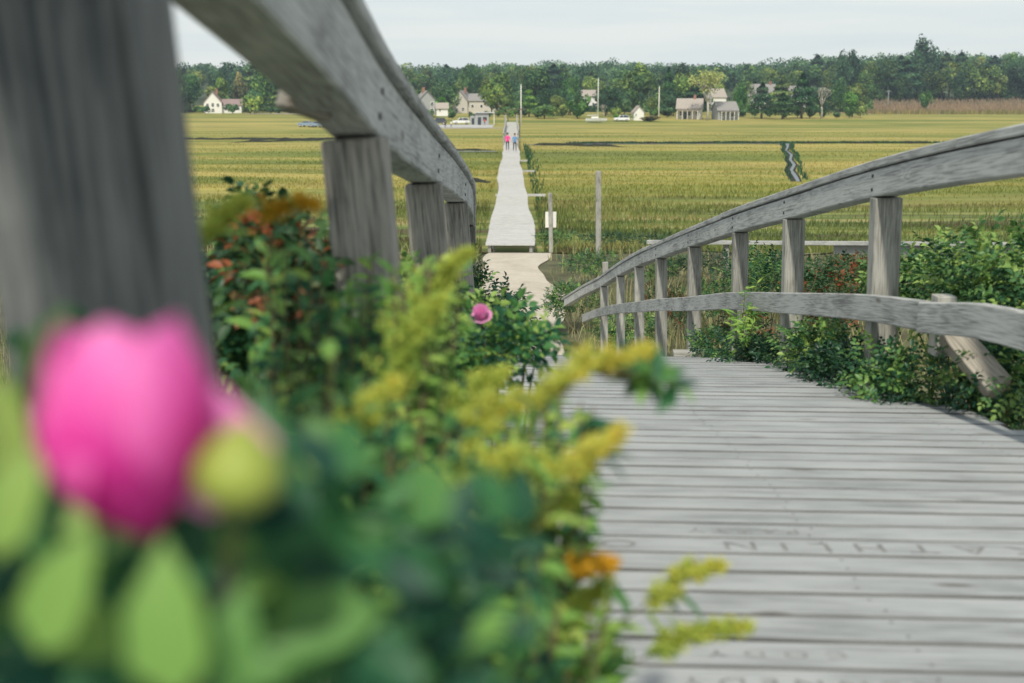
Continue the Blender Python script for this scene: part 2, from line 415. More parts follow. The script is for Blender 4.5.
sheet('marsh', [43.5, 44.5, 46, 50, 55, 60, 70, 85, 100, 130, 160, 200, 240, 280, 300]+[300+8*i for i in range(1, 32)], lambda y: 60+.62*y, 60, M['marsh'])
sheet('hill', [548+12*i for i in range(0, 60)], lambda y: 60+.7*y, 60, M['hill'])
def ribbon(name, pts, widths, material, lift, nsub=1, kind='structure'):
    mb = MB(); vs = []; fs = []
    n = len(pts)
    for i, (x, y) in enumerate(pts):
        a = pts[max(0, i-1)]; b = pts[min(n-1, i+1)]
        t = Vector((b[0]-a[0], b[1]-a[1], 0)).normalized(); s_ = Vector((-t.y, t.x, 0))
        wd = widths[i] if hasattr(widths, '__len__') else widths
        for k in range(5):
            p = Vector((x, y, 0)) + s_*wd*(k/4-.5); vs.append((p.x, p.y, zg(p.x, p.y)+lift))
    for i in range(n-1):
        for k in range(4):
            a = i*5+k; fs.append((a, a+5, a+6, a+1))
    mb.add(vs, fs, None, 0, True); o = mb.build(name, material); tag(o, kind=kind); return o
random.seed(3)
ribbon('sand_path', [(.15+.18*math.sin(y*.5), y) for y in [19+.5*i for i in range(46)]], [1.9+.25*math.sin(y*.35)+.12*math.sin(y*.9) for y in range(46)], M['sand'], .03)
ribbon('sand_strip', [(x, 40.0+.25*math.sin(x*.5)) for x in range(-16, 26)], [1.5+.4*math.sin(x*1.1) for x in range(-16, 26)], M['sand'], .045)

# creeks: water ribbon with real banks standing along it
def bank(name, pts, height, material=None, back=3.0, seed=1):
    rnd = random.Random(seed); mb = MB(); vs = []; fs = []
    for i, (x, y) in enumerate(pts):
        z = zg(x, y); e = ss(0, 3, i)*ss(0, 3, len(pts)-1-i)
        h = height*e*(.65+.7*rnd.random()); j = rnd.uniform(-.5, .5)
        for (dy, dz) in ((-1.2+j, -.15), (-.5+j, .45*h), (.1+j, .95*h), (.8, h), (back, -.1)):
            vs.append((x, y+dy, z+dz))
    for i in range(len(pts)-1):
        for k in range(4):
            a = i*5+k; fs.append((a, a+5, a+6, a+1))
    mb.add(vs, fs, None, 0, False)
    for k in range(len(mb.f)): mb.mi[k] = 1 if k % 4 >= 3 else 0
    o = mb.build(name, [M['mud'], M['marsh']]); tag(o, kind='structure'); return o
def line(p, q, n, wob=.6, seed=0):
    r = random.Random(seed)
    return [(p[0]+(q[0]-p[0])*i/n+r.uniform(-wob, wob)*0, p[1]+(q[1]-p[1])*i/n+wob*math.sin(i*.9+seed)) for i in range(n+1)]
bank('creek_bank', line((8, 184), (66, 186), 50, 1.2, 1), .27, seed=1)
bank('creek_bank', line((2.2, 178), (16, 170), 16, .6, 2), .32, seed=2)
bank('creek_bank', line((-75, 205), (-24, 205), 46, .8, 3), .28, seed=3)
bank('creek_bank', line((-44, 189), (-30, 201), 16, 1, 5), .25, seed=4)
bank('creek_bank', line((-16, 150), (-2.3, 158), 12, .6, 7), .25, seed=5)
bank('creek_bank', line((-5.2, 92), (-1.6, 92), 10, .3, 8), .25, back=2, seed=6)
bank('creek_bank', line((66, 188), (120, 196), 40, 1.3, 9), .22, seed=7)
cw = [(41.6, 184), (38.6, 170), (35.2, 156), (32.7, 142), (29.6, 129), (27.5, 118), (24.9, 108), (23.2, 99), (21.8, 92)]
ribbon('creek_water', cw, [.6, .3, .2, .3, .25, .3, .3, .35, .25], M['water'], .05)
ribbon('creek_mud', [(x, y+.6) for x, y in cw], [2.6, 1.3, 1.0, 1.1, 1.0, 1.0, 1.0, 1.0, .8], M['mud'], .02)
ribbon('creek_water', [(3, 176), (9, 181), (20, 180.5), (34, 182), (42, 181)], [3, 2, 1.4, 1.2, 1.4], M['water'], .06)
ribbon('creek_water', [(-14, 146), (-8, 151), (-2, 152)], [2, 2.5, 2.5], M['water'], .06)
# parking place with a sandy apron
ribbon('parking_place', [(x, 322) for x in range(-26, -4, 3)], [26]*8, M['asphalt'], .06)
ribbon('sandy_shore', [(x, 300+.3*abs(x+14)) for x in range(-30, 2, 4)], [7, 9, 10, 10, 9, 8, 7, 6], M['sand'], .08)
ribbon('dry_verge', [(x, 440) for x in range(-96, -66, 4)], [14]*8, M['sand'], .1)

# ------------------------------------------------------------------ blades (grass)
def blades(name, pos, hgt, wid, rnd, material, lean=.35, seed=0):
    r = np.random.default_rng(seed); n = len(pos)
    ang = r.uniform(0, 2*PI, n); la = r.uniform(0, 2*PI, n); le = r.uniform(.1, 1, n)*lean*hgt
    wx = np.cos(ang)*wid/2; wy = np.sin(ang)*wid/2*.5
    V = np.zeros((n, 5, 3), np.float32)
    V[:, 0] = pos + np.stack([-wx, -wy, 0*wx], 1); V[:, 1] = pos + np.stack([wx, wy, 0*wx], 1)
    mid = pos + np.stack([np.cos(la)*le*.35, np.sin(la)*le*.35, hgt*.6], 1)
    V[:, 2] = mid + np.stack([wx*.7, wy*.7, 0*wx], 1); V[:, 3] = mid - np.stack([wx*.7, wy*.7, 0*wx], 1)
    V[:, 4] = pos + np.stack([np.cos(la)*le, np.sin(la)*le, hgt*np.sqrt(np.maximum(.2, 1-(le/hgt)**2))], 1)
    base = np.arange(n)[:, None]*5
    quads = base + np.array([0, 1, 2, 3]); tris = base + np.array([3, 2, 4])
    loops = np.concatenate([quads, tris], 1).ravel()
    starts = (np.arange(n)[:, None]*7 + np.array([0, 4])).ravel(); 
    return raw_mesh(name, V.reshape(-1, 3), loops, starts, np.repeat(rnd, 5), material)
def raw_mesh(name, V, loops, starts, rnd, material, smooth=False):
    me = bpy.data.meshes.new(name)
    me.vertices.add(len(V)); me.vertices.foreach_set('co', np.ascontiguousarray(V, dtype=np.float32).ravel())
    me.loops.add(len(loops)); me.loops.foreach_set('vertex_index', np.ascontiguousarray(loops, dtype=np.int32))
    me.polygons.add(len(starts)); me.polygons.foreach_set('loop_start', np.ascontiguousarray(starts, dtype=np.int32))
    a = me.attributes.new('rnd', 'FLOAT', 'POINT'); a.data.foreach_set('value', np.ascontiguousarray(rnd, dtype=np.float32))
    me.materials.append(material); me.update(calc_edges=True); me.validate()
    if smooth: me.polygons.foreach_set('use_smooth', [True]*len(me.polygons))
    return me
def link(name, me, parent=None):
    o = bpy.data.objects.new(name, me); COL.objects.link(o)
    if parent is not None: o.parent = parent
    return o
rng = np.random.default_rng(5)
def marsh_grass():
    N_ = 110000
    # even in 1/distance so the growth looks even from the dune
    inv = rng.uniform(1/260., 1/43.5, N_); y = 1/inv
    x = rng.uniform(-1, 1, N_)*(y*.47+3)
    keep = ~((np.abs(x-.02) < 1.25) & (y < 205))
    cx = np.interp(y, [91, 92, 99, 108, 118, 129, 142, 156, 170, 184], [99, 21.8, 23.2, 24.9, 27.5, 29.6, 32.7, 35.2, 38.6, 41.6])
    keep &= ~((np.abs(x-cx) < .85) & (y > 92) & (y < 186))
    bare_ = np.sin(x*.13+2*np.sin(y*.11+x*.02))+np.sin(y*.55+np.sin(x*.09)*2.2)
    keep &= ~((y < 86) & (bare_ < -.55) & (rng.uniform(0, 1, N_) < .85))
    x = x[keep]; y = y[keep]; n = len(x)
    z = np.array([zg(a, b) for a, b in zip(x, y)])
    patch = np.sin(x*.21+np.sin(y*.13)*2)+np.sin(y*.31+x*.05)
    h = (.26+.06*patch+rng.uniform(-.08, .12, n)); h = np.clip(h, .1, .6)*np.interp(y, [45, 90, 200], [1.15, .65, .4])
    w_ = .018+.00055*y
    me = blades('marsh_grass', np.stack([x, y, z-.02], 1), h, w_, rng.uniform(0, 1, n), M['marsh_blade'], .55, 3)
    tag(link('marsh_grass', me), 'salt marsh grass standing in wind combed yellow green bands', 'marsh grass', kind='stuff')
marsh_grass()
def bank_reeds():
    pts = []
    for (p, q, n, wob) in (((41.5, 184), (22, 94), 550, 1.9), ((8, 183), (66, 185.5), 2500, .8), ((1.3, 44), (1.6, 175), 450, .5)):
        t = rng.uniform(0, 1, n); x = p[0]+(q[0]-p[0])*t; y = p[1]+(q[1]-p[1])*t
        if wob == 1.9:
            x = np.interp(y, [92, 99, 108, 118, 129, 142, 156, 170, 184], [21.8, 23.2, 24.9, 27.5, 29.6, 32.7, 35.2, 38.6, 41.6])
            x = x + np.where(rng.uniform(0, 1, n) > .35, .7, -.5)+rng.normal(0, .14, n)
        else: x = x+np.abs(rng.normal(0, wob, n))*(1 if q[0] > 0 else -1); y = y+rng.normal(0, .3, n)
        pts.append(np.stack([x, y], 1))
    a = np.concatenate(pts); z = np.array([zg(u, v) for u, v in a])
    me = blades('creek_edge_grass', np.stack([a[:, 0], a[:, 1], z], 1), rng.uniform(.2, .5, len(a)), .03+.0006*a[:, 1], rng.uniform(.1, .9, len(a)), M['rose_leaf_dark'], .4, 9)
    tag(link('creek_edge_grass', me), 'dark green tall grass along the creek and boardwalk edges', 'grass', kind='stuff')
bank_reeds()
def dune_grass():
    N_ = 30000
    inv = rng.uniform(1/42.5, 1/17., N_); y = 1/inv
    x = rng.uniform(-14, 20, N_)
    cl = np.sin(x*1.7+np.sin(y*1.1))+np.sin(y*1.3+x*.8)
    keep = (np.abs(x-.15) > 1.25+.3*np.sin(y*2)) & (cl > -.5) & ((y < 38.9) | (y > 41)) & ~((y < 22) & (x > -1.2) & (x < 2.6))
    x = x[keep]; y = y[keep]; z = np.array([zg(a, b) for a, b in zip(x, y)]); n = len(x)
    me = blades('dune_grass', np.stack([x, y, z-.02], 1), rng.uniform(.25, .75, n), .012+.0004*y, rng.uniform(0, 1, n), M['dune_grass'], .7, 4)
    tag(link('dune_grass', me), 'straw and green dune grass either side of the sand path', 'dune grass', kind='stuff')
dune_grass()
def reed_field():
    n = 9000; y = rng.uniform(430, 590, n); x = 128+rng.uniform(0, 1, n)*(y*.47-120)
    z = np.array([zg(a, b) for a, b in zip(x, y)])
    me = blades('reeds', np.stack([x, y, z], 1), rng.uniform(.8, 2.2, n), .5, rng.uniform(0, 1, n), M['marsh_blade'], .3, 6)
    tag(link('reeds', me), 'brown reed field in front of the dark woods', 'reeds', kind='stuff')
reed_field()

# ------------------------------------------------------------------ footbridge deck
random.seed(11)
SKEW = .055
def deck():
    mb = MB(); y = -3.6; i = 0; info = []
    while y < 20.2:
        wd = .1342; yc = y+wd/2; x0, x1 = -.52+random.uniform(-.03, .01), 2.16-.0283*yc+random.uniform(-.01, .05)
        slope = math.atan((deckz(yc+.05)-deckz(yc-.05))/.1)
        z = deckz(yc)-.019+random.uniform(-.0015, .0015)
        xc = (x0+x1)/2
        Mx = T(xc, yc-SKEW*(xc-.8), z) @ RZ(-math.atan(SKEW)+random.uniform(-.002, .002)) @ Matrix.Rotation(slope+random.uniform(-.006, .006), 4, 'X') @ Matrix.Rotation(random.uniform(-.002, .002), 4, 'Y')
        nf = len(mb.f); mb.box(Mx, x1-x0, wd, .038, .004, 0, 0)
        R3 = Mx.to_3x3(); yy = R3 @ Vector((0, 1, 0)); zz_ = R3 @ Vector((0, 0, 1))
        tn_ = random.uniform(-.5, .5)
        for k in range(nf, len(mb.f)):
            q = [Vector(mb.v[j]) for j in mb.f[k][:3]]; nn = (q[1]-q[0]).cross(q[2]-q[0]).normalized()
            if abs(nn.dot(yy)) > .5 and abs(nn.dot(zz_)) < .9: mb.mi[k] = 1  # side and bevel faces take the painted gap shade
        if 1.8 < yc < 11:
            for sx in (-.4, .8, 1.9-.0283*yc):
                for dy in (-.035, .037):
                    p = Mx @ Vector((sx-xc+random.uniform(-.012, .012), dy+random.uniform(-.006, .006), .0192)); n0 = len(mb.v)
                    mb.add([p+R3 @ Vector((math.cos(PI*a/3)*.0045, math.sin(PI*a/3)*.0045, .0004)) for a in range(6)], [tuple(range(6))], None, 2)
        info.append((yc, Mx)); y += .1455+random.uniform(-.0025, .004); i += 1
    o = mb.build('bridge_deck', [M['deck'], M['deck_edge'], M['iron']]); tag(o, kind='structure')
    st = MB()
    for sx in (-.4, .8, 1.9):
        pts = [((sx-(.0283*y if sx > 1 else 0), y, deckz(y)-.042), Vector((1, 0, 0))) for y in [-3.6+.8*k for k in range(30)]]
        st.sweep(pts, [(-.04, -.22), (.04, -.22), (.04, 0), (-.04, 0)])
    st.build('stringer', M['post'], o)
    # names cut into the planks, reading from the far side
    def carve(txt, ytarget, xc, size, wide, dy=0):
        yc, Mx = min(info, key=lambda q: abs(q[0]-ytarget))
        cu = bpy.data.curves.new('carved_name', 'FONT'); cu.body = txt; cu.size = size; cu.align_x = 'CENTER'; cu.align_y = 'CENTER'
        cu.space_character = wide; cu.extrude = .0006; cu.resolution_u = 3
        ob = bpy.data.objects.new('tmp', cu); COL.objects.link(ob)
        bpy.context.view_layer.update()
        me = bpy.data.meshes.new_from_object(ob.evaluated_get(bpy.context.evaluated_depsgraph_get()))
        bpy.data.objects.remove(ob)
        me.materials.clear(); me.materials.append(M['carve']); me.name = 'carved_name'
        x_off = xc - Mx.translation.x
        me.transform(Mx @ T(x_off, dy, .0192) @ RZ(PI) @ Matrix.Diagonal((1.25, 1, 1, 1)))
        t = link('carved_name', me, o); return t
    carve('KENNEDY', 2.02, .55, .062, 1.55)
    carve('CODY', 2.17, .52, .05, 2.0)
    carve('KATHLIN  O', 2.93, .78, .10, 1.75)
    carve('PATTY', 3.08, .62, .06, 1.5)
deck()
lb = MB(); lb.bar((1.42, 10.35, deckz(10.35)+.022), (1.78, 10.33, deckz(10.33)+.022), .14, .04)
tag(lb.build('loose_board', M['post']), 'short dark grey board lying across the far end of the deck', 'board')

# ------------------------------------------------------------------ railings
def interp(tab, y):
    xs = [t[0] for t in tab]; ys = [t[1] for t in tab]
    # smooth cubic (catmull-rom) interpolation
    if y <= xs[0]: return ys[0]+(ys[1]-ys[0])/(xs[1]-xs[0])*(y-xs[0])
    if y >= xs[-1]: return ys[-1]+(ys[-1]-ys[-2])/(xs[-1]-xs[-2])*(y-xs[-1])
    i = max(k for k in range(len(xs)-1) if xs[k] <= y)
    def sl(k):
        if k == 0: return (ys[1]-ys[0])/(xs[1]-xs[0])
        if k == len(xs)-1: return (ys[-1]-ys[-2])/(xs[-1]-xs[-2])
        return (ys[k+1]-ys[k-1])/(xs[k+1]-xs[k-1])
    h = xs[i+1]-xs[i]; t = (y-xs[i])/h; m0 = sl(i)*h; m1 = sl(i+1)*h
    return (2*t**3-3*t*t+1)*ys[i]+(t**3-2*t*t+t)*m0+(-2*t**3+3*t*t)*ys[i+1]+(t**3-t*t)*m1
RX = [(-3, 2.16), (6.13, 1.905), (13.6, 1.695), (19.7, 1.52), (21.5, 1.30), (23.2, 1.02)]
RZT = [(-3, .30), (0, .22), (3, .085), (4.6, -.078), (6.13, -.27), (7.9, -.545), (9.49, -.80), (11.5, -1.15), (13.6, -1.53), (15.5, -1.88), (17.6, -2.30), (19.7, -2.77), (21.5, -3.22), (23.2, -3.72)]
MIDX = [(-3, 2.14), (6.13, 1.88), (13.6, 1.67), (19.2, 1.50), (21.2, 1.30)]
MIDZ = [(2, -.67), (4.6, -.832), (5.34, -.94), (6.13, -1.035), (7.9, -1.30), (9.49, -1.545), (11.5, -1.90), (13.6, -2.26), (15.5, -2.60), (17.6, -2.98), (19.7, -3.40), (21.2, -3.76)]
def path(fx, fz, y0, y1, n, side=None):
    out = []
    for i in range(n+1):
        y = y0+(y1-y0)*i/n; e = .01
        t = Vector((interp(fx, y+e)-interp(fx, y-e), 2*e, 0)).normalized()
        out.append((Vector((interp(fx, y), y, interp(fz, y))), Vector((t.y, -t.x, 0))))
    return out
rr = empty('wooden_railing', (1.9, 6, deckz(6)), 'weathered grey curved railing rising along the far side of the deck', 'railing')
def local(o): o.matrix_parent_inverse = o.parent.matrix_world.inverted() if False else Matrix.Translation(-Vector(o.parent.location)); return o
random.seed(5)
# cap planks and face boards come in lengths with joints
def boards(fx, fz, ys, sec_fn, name, material, parent, gap=.004, jit=.004):
    for a, b in zip(ys[:-1], ys[1:]):
        dz = random.uniform(-jit, jit); mb = MB()
        pt = [(p+Vector((0, 0, dz)), s_) for p, s_ in path(fx, fz, a+gap, b-gap, max(4, int((b-a)*5)))]
        mb.sweep(pt, sec_fn)
        local(mb.build(name, material, parent))
def rsec(x0, x1, z0, z1, b=.006):
    return [(x0+b, z0), (x1-b, z0), (x1, z0+b), (x1, z1-b), (x1-b, z1), (x0+b, z1), (x0, z1-b), (x0, z0+b)]
boards(RX, RZT, [-3, 1.5, 5.15, 10.05, 14.4, 19.0, 23.2], rsec(-.055, .155, -.042, 0), 'cap_board', M['rail'], rr)
boards(RX, RZT, [-3, 2.5, 7.35, 11.8, 16.5, 23.0], rsec(-.045, .075, -.185, -.048), 'face_board', M['rail'], rr, jit=.003)
boards(MIDX, MIDZ, [5.36, 10.3, 14.2, 18.0, 21.2], rsec(-.045, 0, -.07, .07), 'mid_board', M['rail'], rr)
boards([(a, b-.012) for a, b in MIDX], [(a, b-.006) for a, b in MIDZ], [2.2, 5.345], rsec(-.06, -.012, -.072, .07), 'mid_board', M['rail'], rr)
def post(fx, y, ztop, zbot, lean, xo, parent, wd=.14, dp=.14, name='post', m='post'):
    a = Vector((interp(fx, y)+xo, y, ztop)); b = Vector((interp(fx, y)+xo+lean*(ztop-zbot), y, zbot)); mb = MB()
    mb.bar(b, a, wd, dp, .006, 0, up=(0, 1, 0)); return local(mb.build(name, M[m], parent))
for y, wd in ((4.15, .15), (6.2, .14), (7.97, .13), (9.56, .12), (11.57, .125), (13.67, .13), (15.57, .125), (17.67, .12), (19.77, .12)):
    post(RX, y, interp(RZT, y)-.188, min(deckz(y), zg(2, y))-.35, .02, -.047+wd/2, rr, wd, wd*.75)
sp_ = MB(); sp_.bar((MIDX and interp(MIDX, 5.32)+.05, 5.36, -1.12), (interp(MIDX, 5.32)+.05, 5.36, -.845), .085, .09, up=(0,1,0)); local(sp_.build('post_stub', M['post'], rr))
br = MB(); a = P(950, 332, 5.25); b = P(1000, 390, 5.02); br.bar(a, b, .115, .10, .004, 0, up=(0,-1,.2))
local(br.build('fallen_brace', M['fresh'], rr))
for y in (4.15, 6.2, 7.97, 9.56, 11.57, 13.67):
    for dz in (-.08, -.15):
        x = interp(RX, y)-.046; bt = MB(); bt.tube([(x+.004, y+.02, interp(RZT, y)+dz), (x-.006, y+.02, interp(RZT, y)+dz)], .009, 6); local(bt.build('bolt', M['iron'], rr))

lr = empty('wooden_railing', (-.4, 3, deckz(3)), 'blurred weathered railing close beside the pink rose bush', 'railing')
LX = [(-2, -.346), (0, -.336), (3, -.321), (6, -.306), (8.2, -.296), (9.2, -.298), (12, -.385), (16, -.52), (21, -.75)]
LZ = [(-2, .60), (0, .345), (1.0, .215), (1.58, .137), (2.34, .027), (3.1, -.095), (4.6, -.27), (6.5, -.47), (8.8, -.76), (10.5, -1.05), (12, -1.42), (16, -2.2), (21, -3.3)]
boards(LX, LZ, [-2, 5.0, 9.0, 14, 21], rsec(-.122, .0, 0, .175), 'top_beam', M['rail'], lr, jit=.001)
boards(LX, [(a, b+.182) for a, b in LZ], [-2, 3.6, 8.0, 13, 21], rsec(-.165, .022, 0, .038), 'cap_board', M['rail'], lr)
for y, wd in ((1.12, .15), (2.98, .15), (5.1, .15), (7.68, .145), (10.4, .14), (13.2, .14), (16.2, .14), (19, .14)):
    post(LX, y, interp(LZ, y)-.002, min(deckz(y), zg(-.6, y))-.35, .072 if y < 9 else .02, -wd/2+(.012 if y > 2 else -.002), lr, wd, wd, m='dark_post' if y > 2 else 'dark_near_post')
bk = MB(); bk.bar(P(284, 90, 2.62), P(330, 106, 2.66), .10, .075, .006, 0, up=(0,0,1)); local(bk.build('cross_block', M['fresh'], lr))
for y in (1.12, 2.98, 5.1, 7.68):
    for dz, dy in ((.05, -.03), (.11, .04)):
        x = interp(LX, y); bt = MB(); bt.tube([(x-.004, y+dy, interp(LZ, y)+dz), (x+.005, y+dy, interp(LZ, y)+dz)], .009, 6); local(bt.build('bolt', M['iron'], lr))

# low timber rail at the marsh edge on the right
lt = empty('low_timber_rail', (9, 35, zg(9, 35)), 'long low timber rail crossing behind the leafy bushes', 'low rail')
mb = MB(); mb.bar((4.0, 35.5, -4.0), (17.5, 34.6, -3.98), .22, .10); mb2 = MB()
local(mb.build('top_beam', M['rail'], lt))
for k in range(7):
    x = 4.2+2.15*k; mb2 = MB(); mb2.bar((x, 35.5-.07*k, -5.0), (x, 35.5-.07*k, -4.052), .16, .16, up=(0,1,0)); local(mb2.build('post', M['post'], lt))
mb = MB(); mb.bar((9.5, 35.28, -4.2), (17.5, 34.72, -4.18), .05, .25); local(mb.build('side_board', M['grey_shingle'], lt))

# ------------------------------------------------------------------ far boardwalk
random.seed(21)
def bw():
    rt = empty('marsh_boardwalk', (0, 40, -4.6), 'long straight grey plank boardwalk crossing the marsh to the shore', 'boardwalk')
    cx = lambda y: -.02*1+.05*math.sin(y*.11+1.2)+.03*math.sin(y*.31) - (.10 if y > 120 else .10*(y-40)/80)
    hw = lambda y: .80+.05*math.sin(y*.16+.5)+.02*math.sin(y*.43)
    def bz(y):
        z = -4.62+.05*math.sin(y*.19)+.04*math.sin(y*.53)
        if y > 150: z += 1.65*ss(150, 205, y)
        return z
    mb = MB(); y = 39.6
    while y < 205:
        s_ = .145 if y < 150 else .3
        Mx = T(cx(y), y+s_/2, bz(y)-.02+random.uniform(-.004, .004)) @ RZ(random.uniform(-.01, .01))
        mb.box(Mx, 2*(hw(y)+random.uniform(-.015, .02))*(1 if y < 150 else 1.1), s_-.022, .04, 0, 0, 0); y += s_
    local(mb.build('plank_deck', M['far_deck'], rt))
    mb = MB()
    for sx in (-1, 1):
        mb.sweep([((cx(y)+sx*(hw(y)-.12), y, bz(y)-.045), Vector((1,0,0))) for y in [39.7+1.5*k for k in range(110)]], [(-.05,-.25), (.05,-.25), (.05,0), (-.05,0)])
    local(mb.build('side_beam', M['post'], rt))
    k = 0; y = 41
    while y < 204:
        for sx in (-1, 1):
            mb = MB(); x = cx(y)+sx*(hw(y)-.12); mb.tube([(x, y, zg(x, y)-.3), (x, y, bz(y)-.29)], .09, 8)
            if y < 120: local(mb.build('piling', M['post'], rt))
        y += 6
    mb = MB()
    for y in (64, 88, 104):
        x = cx(y); mb = MB(); mb.bar((x-.9, y, bz(y)-.1), (x+(1.75 if y < 100 else 1.4), y, bz(y)-.1), .14, .12); local(mb.build('cross_beam', M['far_deck'], rt))
    for sx in (-1, 1):
        mb = MB()
        for y in [150+5*k for k in range(12)]:
            x = cx(y)+sx*(hw(y)*1.1+.02); mb.bar((x, y, bz(y)-.5), (x, y, bz(y)+1.15), .12, .12, up=(0,1,0))
        mb.sweep([((cx(y)+sx*(hw(y)*1.1+.02), y, bz(y)+1.15), Vector((1,0,0))) for y in [149.8+2.5*k for k in range(23)]], [(-.07,0), (.07,0), (.07,.06), (-.07,.06)])
        mb.sweep([((cx(y)+sx*(hw(y)*1.1+.02), y, bz(y)+.6), Vector((1,0,0))) for y in [149.8+2.5*k for k in range(23)]], [(-.025,0), (.025,0), (.025,.12), (-.025,.12)])
        local(mb.build('handrail', M['rail'], rt))
bw()

# ------------------------------------------------------------------ marker posts, poles
def marker(px, ytop, d, wd, label, name, cat, sign=False):
    z0 = zg((px-512)*d/F, d); b = P(px, 300, d); x = b.x; zt = P(px, ytop, d).z
    o = empty(name, (x, d, z0), label, cat)
    mb = MB(); mb.bar((0, 0, -.3), (-.05, 0, zt-z0), wd, wd, .01, 0, up=(0,1,0)); mb.build('post', M['post'], o)
    if sign:
        s = MB(); s.box(T(-.02, wd/2+.014, zt-z0-.88), .36, .02, .52, .003); s.build('sign_board', M['white_paint'], o)
    return o
marker(551, 193, 39.5, .13, 'weathered post carrying a small white notice board near the boardwalk', 'notice_post', 'sign post', True)
marker(598, 171, 38.5, .17, 'tall bare wooden post standing alone at the marsh edge', 'wooden_post', 'post')
marker(607, 262, 24.5, .12, 'short post top poking up just behind the railing end', 'wooden_post', 'post')

# ------------------------------------------------------------------ leaves and shrubs
def leaves(name, base, axis, nrm, length, width, rnd, material, fold=.25, curl=.25, parent=None):
    base = np.asarray(base, float); axis = np.asarray(axis, float); nrm = np.asarray(nrm, float)
    axis /= np.linalg.norm(axis, axis=1)[:, None]+1e-9
    side = np.cross(axis, nrm); side /= np.linalg.norm(side, axis=1)[:, None]+1e-9
    up = np.cross(side, axis)
    n = len(base); l = np.broadcast_to(np.asarray(length, float), (n,))[:, None]; wd = np.broadcast_to(np.asarray(width, float), (n,))[:, None]
    def pt(t, s_, u): return base+axis*l*t+side*wd*s_*.5+up*(u*wd*fold-curl*l*t*t)
    pts = [pt(0,0,0), pt(.33,0,0), pt(.68,0,0), pt(1,0,0), pt(.28,-.9,1), pt(.64,-.85,1), pt(.28,.9,1), pt(.64,.85,1)]
    V = np.stack(pts, 1)
    faces = [[0,1,4],[1,2,5,4],[2,3,5],[0,6,1],[1,6,7,2],[2,7,3]]
    loops = []; st = []; k = 0
    for f in faces: loops += f; st.append(k); k += len(f)
    Lp = (np.arange(n)[:, None]*8+np.array(loops)).ravel(); S = (np.arange(n)[:, None]*k+np.array(st)).ravel()
    me = raw_mesh(name, V.reshape(-1, 3), Lp, S, np.repeat(rnd, 8), material)
    return link(name, me, parent)
def rn(r, n): 
    v = r.normal(0, 1, (n, 3)); return v/np.linalg.norm(v, axis=1)[:, None]
def compound(r, att, rach, nrm, size, pairs=3):
    """leaflet arrays of pinnate rose leaves"""
    rach = rach/np.linalg.norm(rach, axis=1)[:, None]; side = np.cross(rach, nrm); side /= np.linalg.norm(side, axis=1)[:, None]+1e-9
    up = np.cross(side, rach); n = len(att); sz = np.broadcast_to(np.asarray(size, float), (n,))[:, None]
    B = []; A = []; U = []; Ls = []; G = []; g = r.uniform(0, 1, n)
    for k in range(pairs):
        t = (k+.6)*.85
        for s_ in (-1, 1):
            B.append(att+rach*sz*t-up*sz*.06*t*t); A.append(rach*.55+side*s_+r.normal(0, .12, (n, 3))); U.append(up+r.normal(0, .25, (n, 3))); Ls.append(sz[:, 0]*(.85 if k else .7)); G.append(g)
    B.append(att+rach*sz*(pairs*.85+.1)-up*sz*.06*pairs*pairs*.7); A.append(rach+r.normal(0, .15, (n, 3))-up*.2); U.append(up+r.normal(0, .2, (n, 3))); Ls.append(sz[:, 0]); G.append(g)
    G = np.concatenate(G); G = np.clip(G+r.normal(0, .1, len(G)), 0, 1)
    return np.concatenate(B), np.concatenate(A), np.concatenate(U), np.concatenate(Ls), G
def shrub(name, center, rad, n0, leaf, material, label, cat, seed, group=None, root=None, pairs=3, lobes=7, stems=9, gap=.0, light=0.0):
    """centre and radii of the crown; rooted at 'root' below"""
    n = int(n0*1.7); r = np.random.default_rng(seed); c = np.array(center, float); rad = np.array(rad, float)
    if root is None: root = (center[0], center[1], zg(center[0], center[1]))
    o = empty(name, root, label, cat, group); ro = np.array(root)
    lc = rn(r, lobes)*r.uniform(.25, .75, (lobes, 1)); lc[:, 2] = np.abs(lc[:, 2])*.9-.25; lr_ = r.uniform(.38, .62, lobes)
    which = r.integers(0, lobes, n); d = rn(r, n); d[:, 2] = d[:, 2]*.9+.12
    q = lc[which]+d*(lr_[which]*np.power(r.uniform(.15, 1, n), .4))[:, None]
    pos = c+q*rad-ro
    out = q/np.linalg.norm(q, axis=1)[:, None]
    rach = out*.8+rn(r, n)*.7+np.array([0, 0, .25]); nr = np.array([0, 0, 1.])+out*.5+rn(r, n)*.45
    B, A, U, Ls, G = compound(r, pos, rach, nr, leaf*r.uniform(.75, 1.25, n), pairs)
    G = np.clip(G*.9+light*.5+.12*(B[:, 2]-np.mean(B[:, 2]))/rad[2]*0, 0, 1)
    leaves('foliage', B, A, U, Ls, Ls*.62, G, material, parent=o)
    mb = MB(); rr_ = random.Random(seed)
    for k in range(stems):
        e = Vector(pos[rr_.randrange(n)]); m = e*.5+Vector((rr_.uniform(-.1, .1), rr_.uniform(-.1, .1), .05))*float(max(rad))
        s0 = Vector((rr_.uniform(-.25, .25)*rad[0], rr_.uniform(-.25, .25)*rad[1], -.05)); t_ = float(leaf)*.09
        mb.tube([s0, m*.6+s0*.4, m*.4+e*.6, e], [t_*1.6, t_*1.3, t_, t_*.5], 5)
    mb.build('stems', M['stem'], o)
    return o
def sc(px, py, d): return tuple(P(px, py, d))
def srad(wpx, hpx, d, dep=None): return (wpx*d/F, dep if dep else wpx*d/F, hpx*d/F)
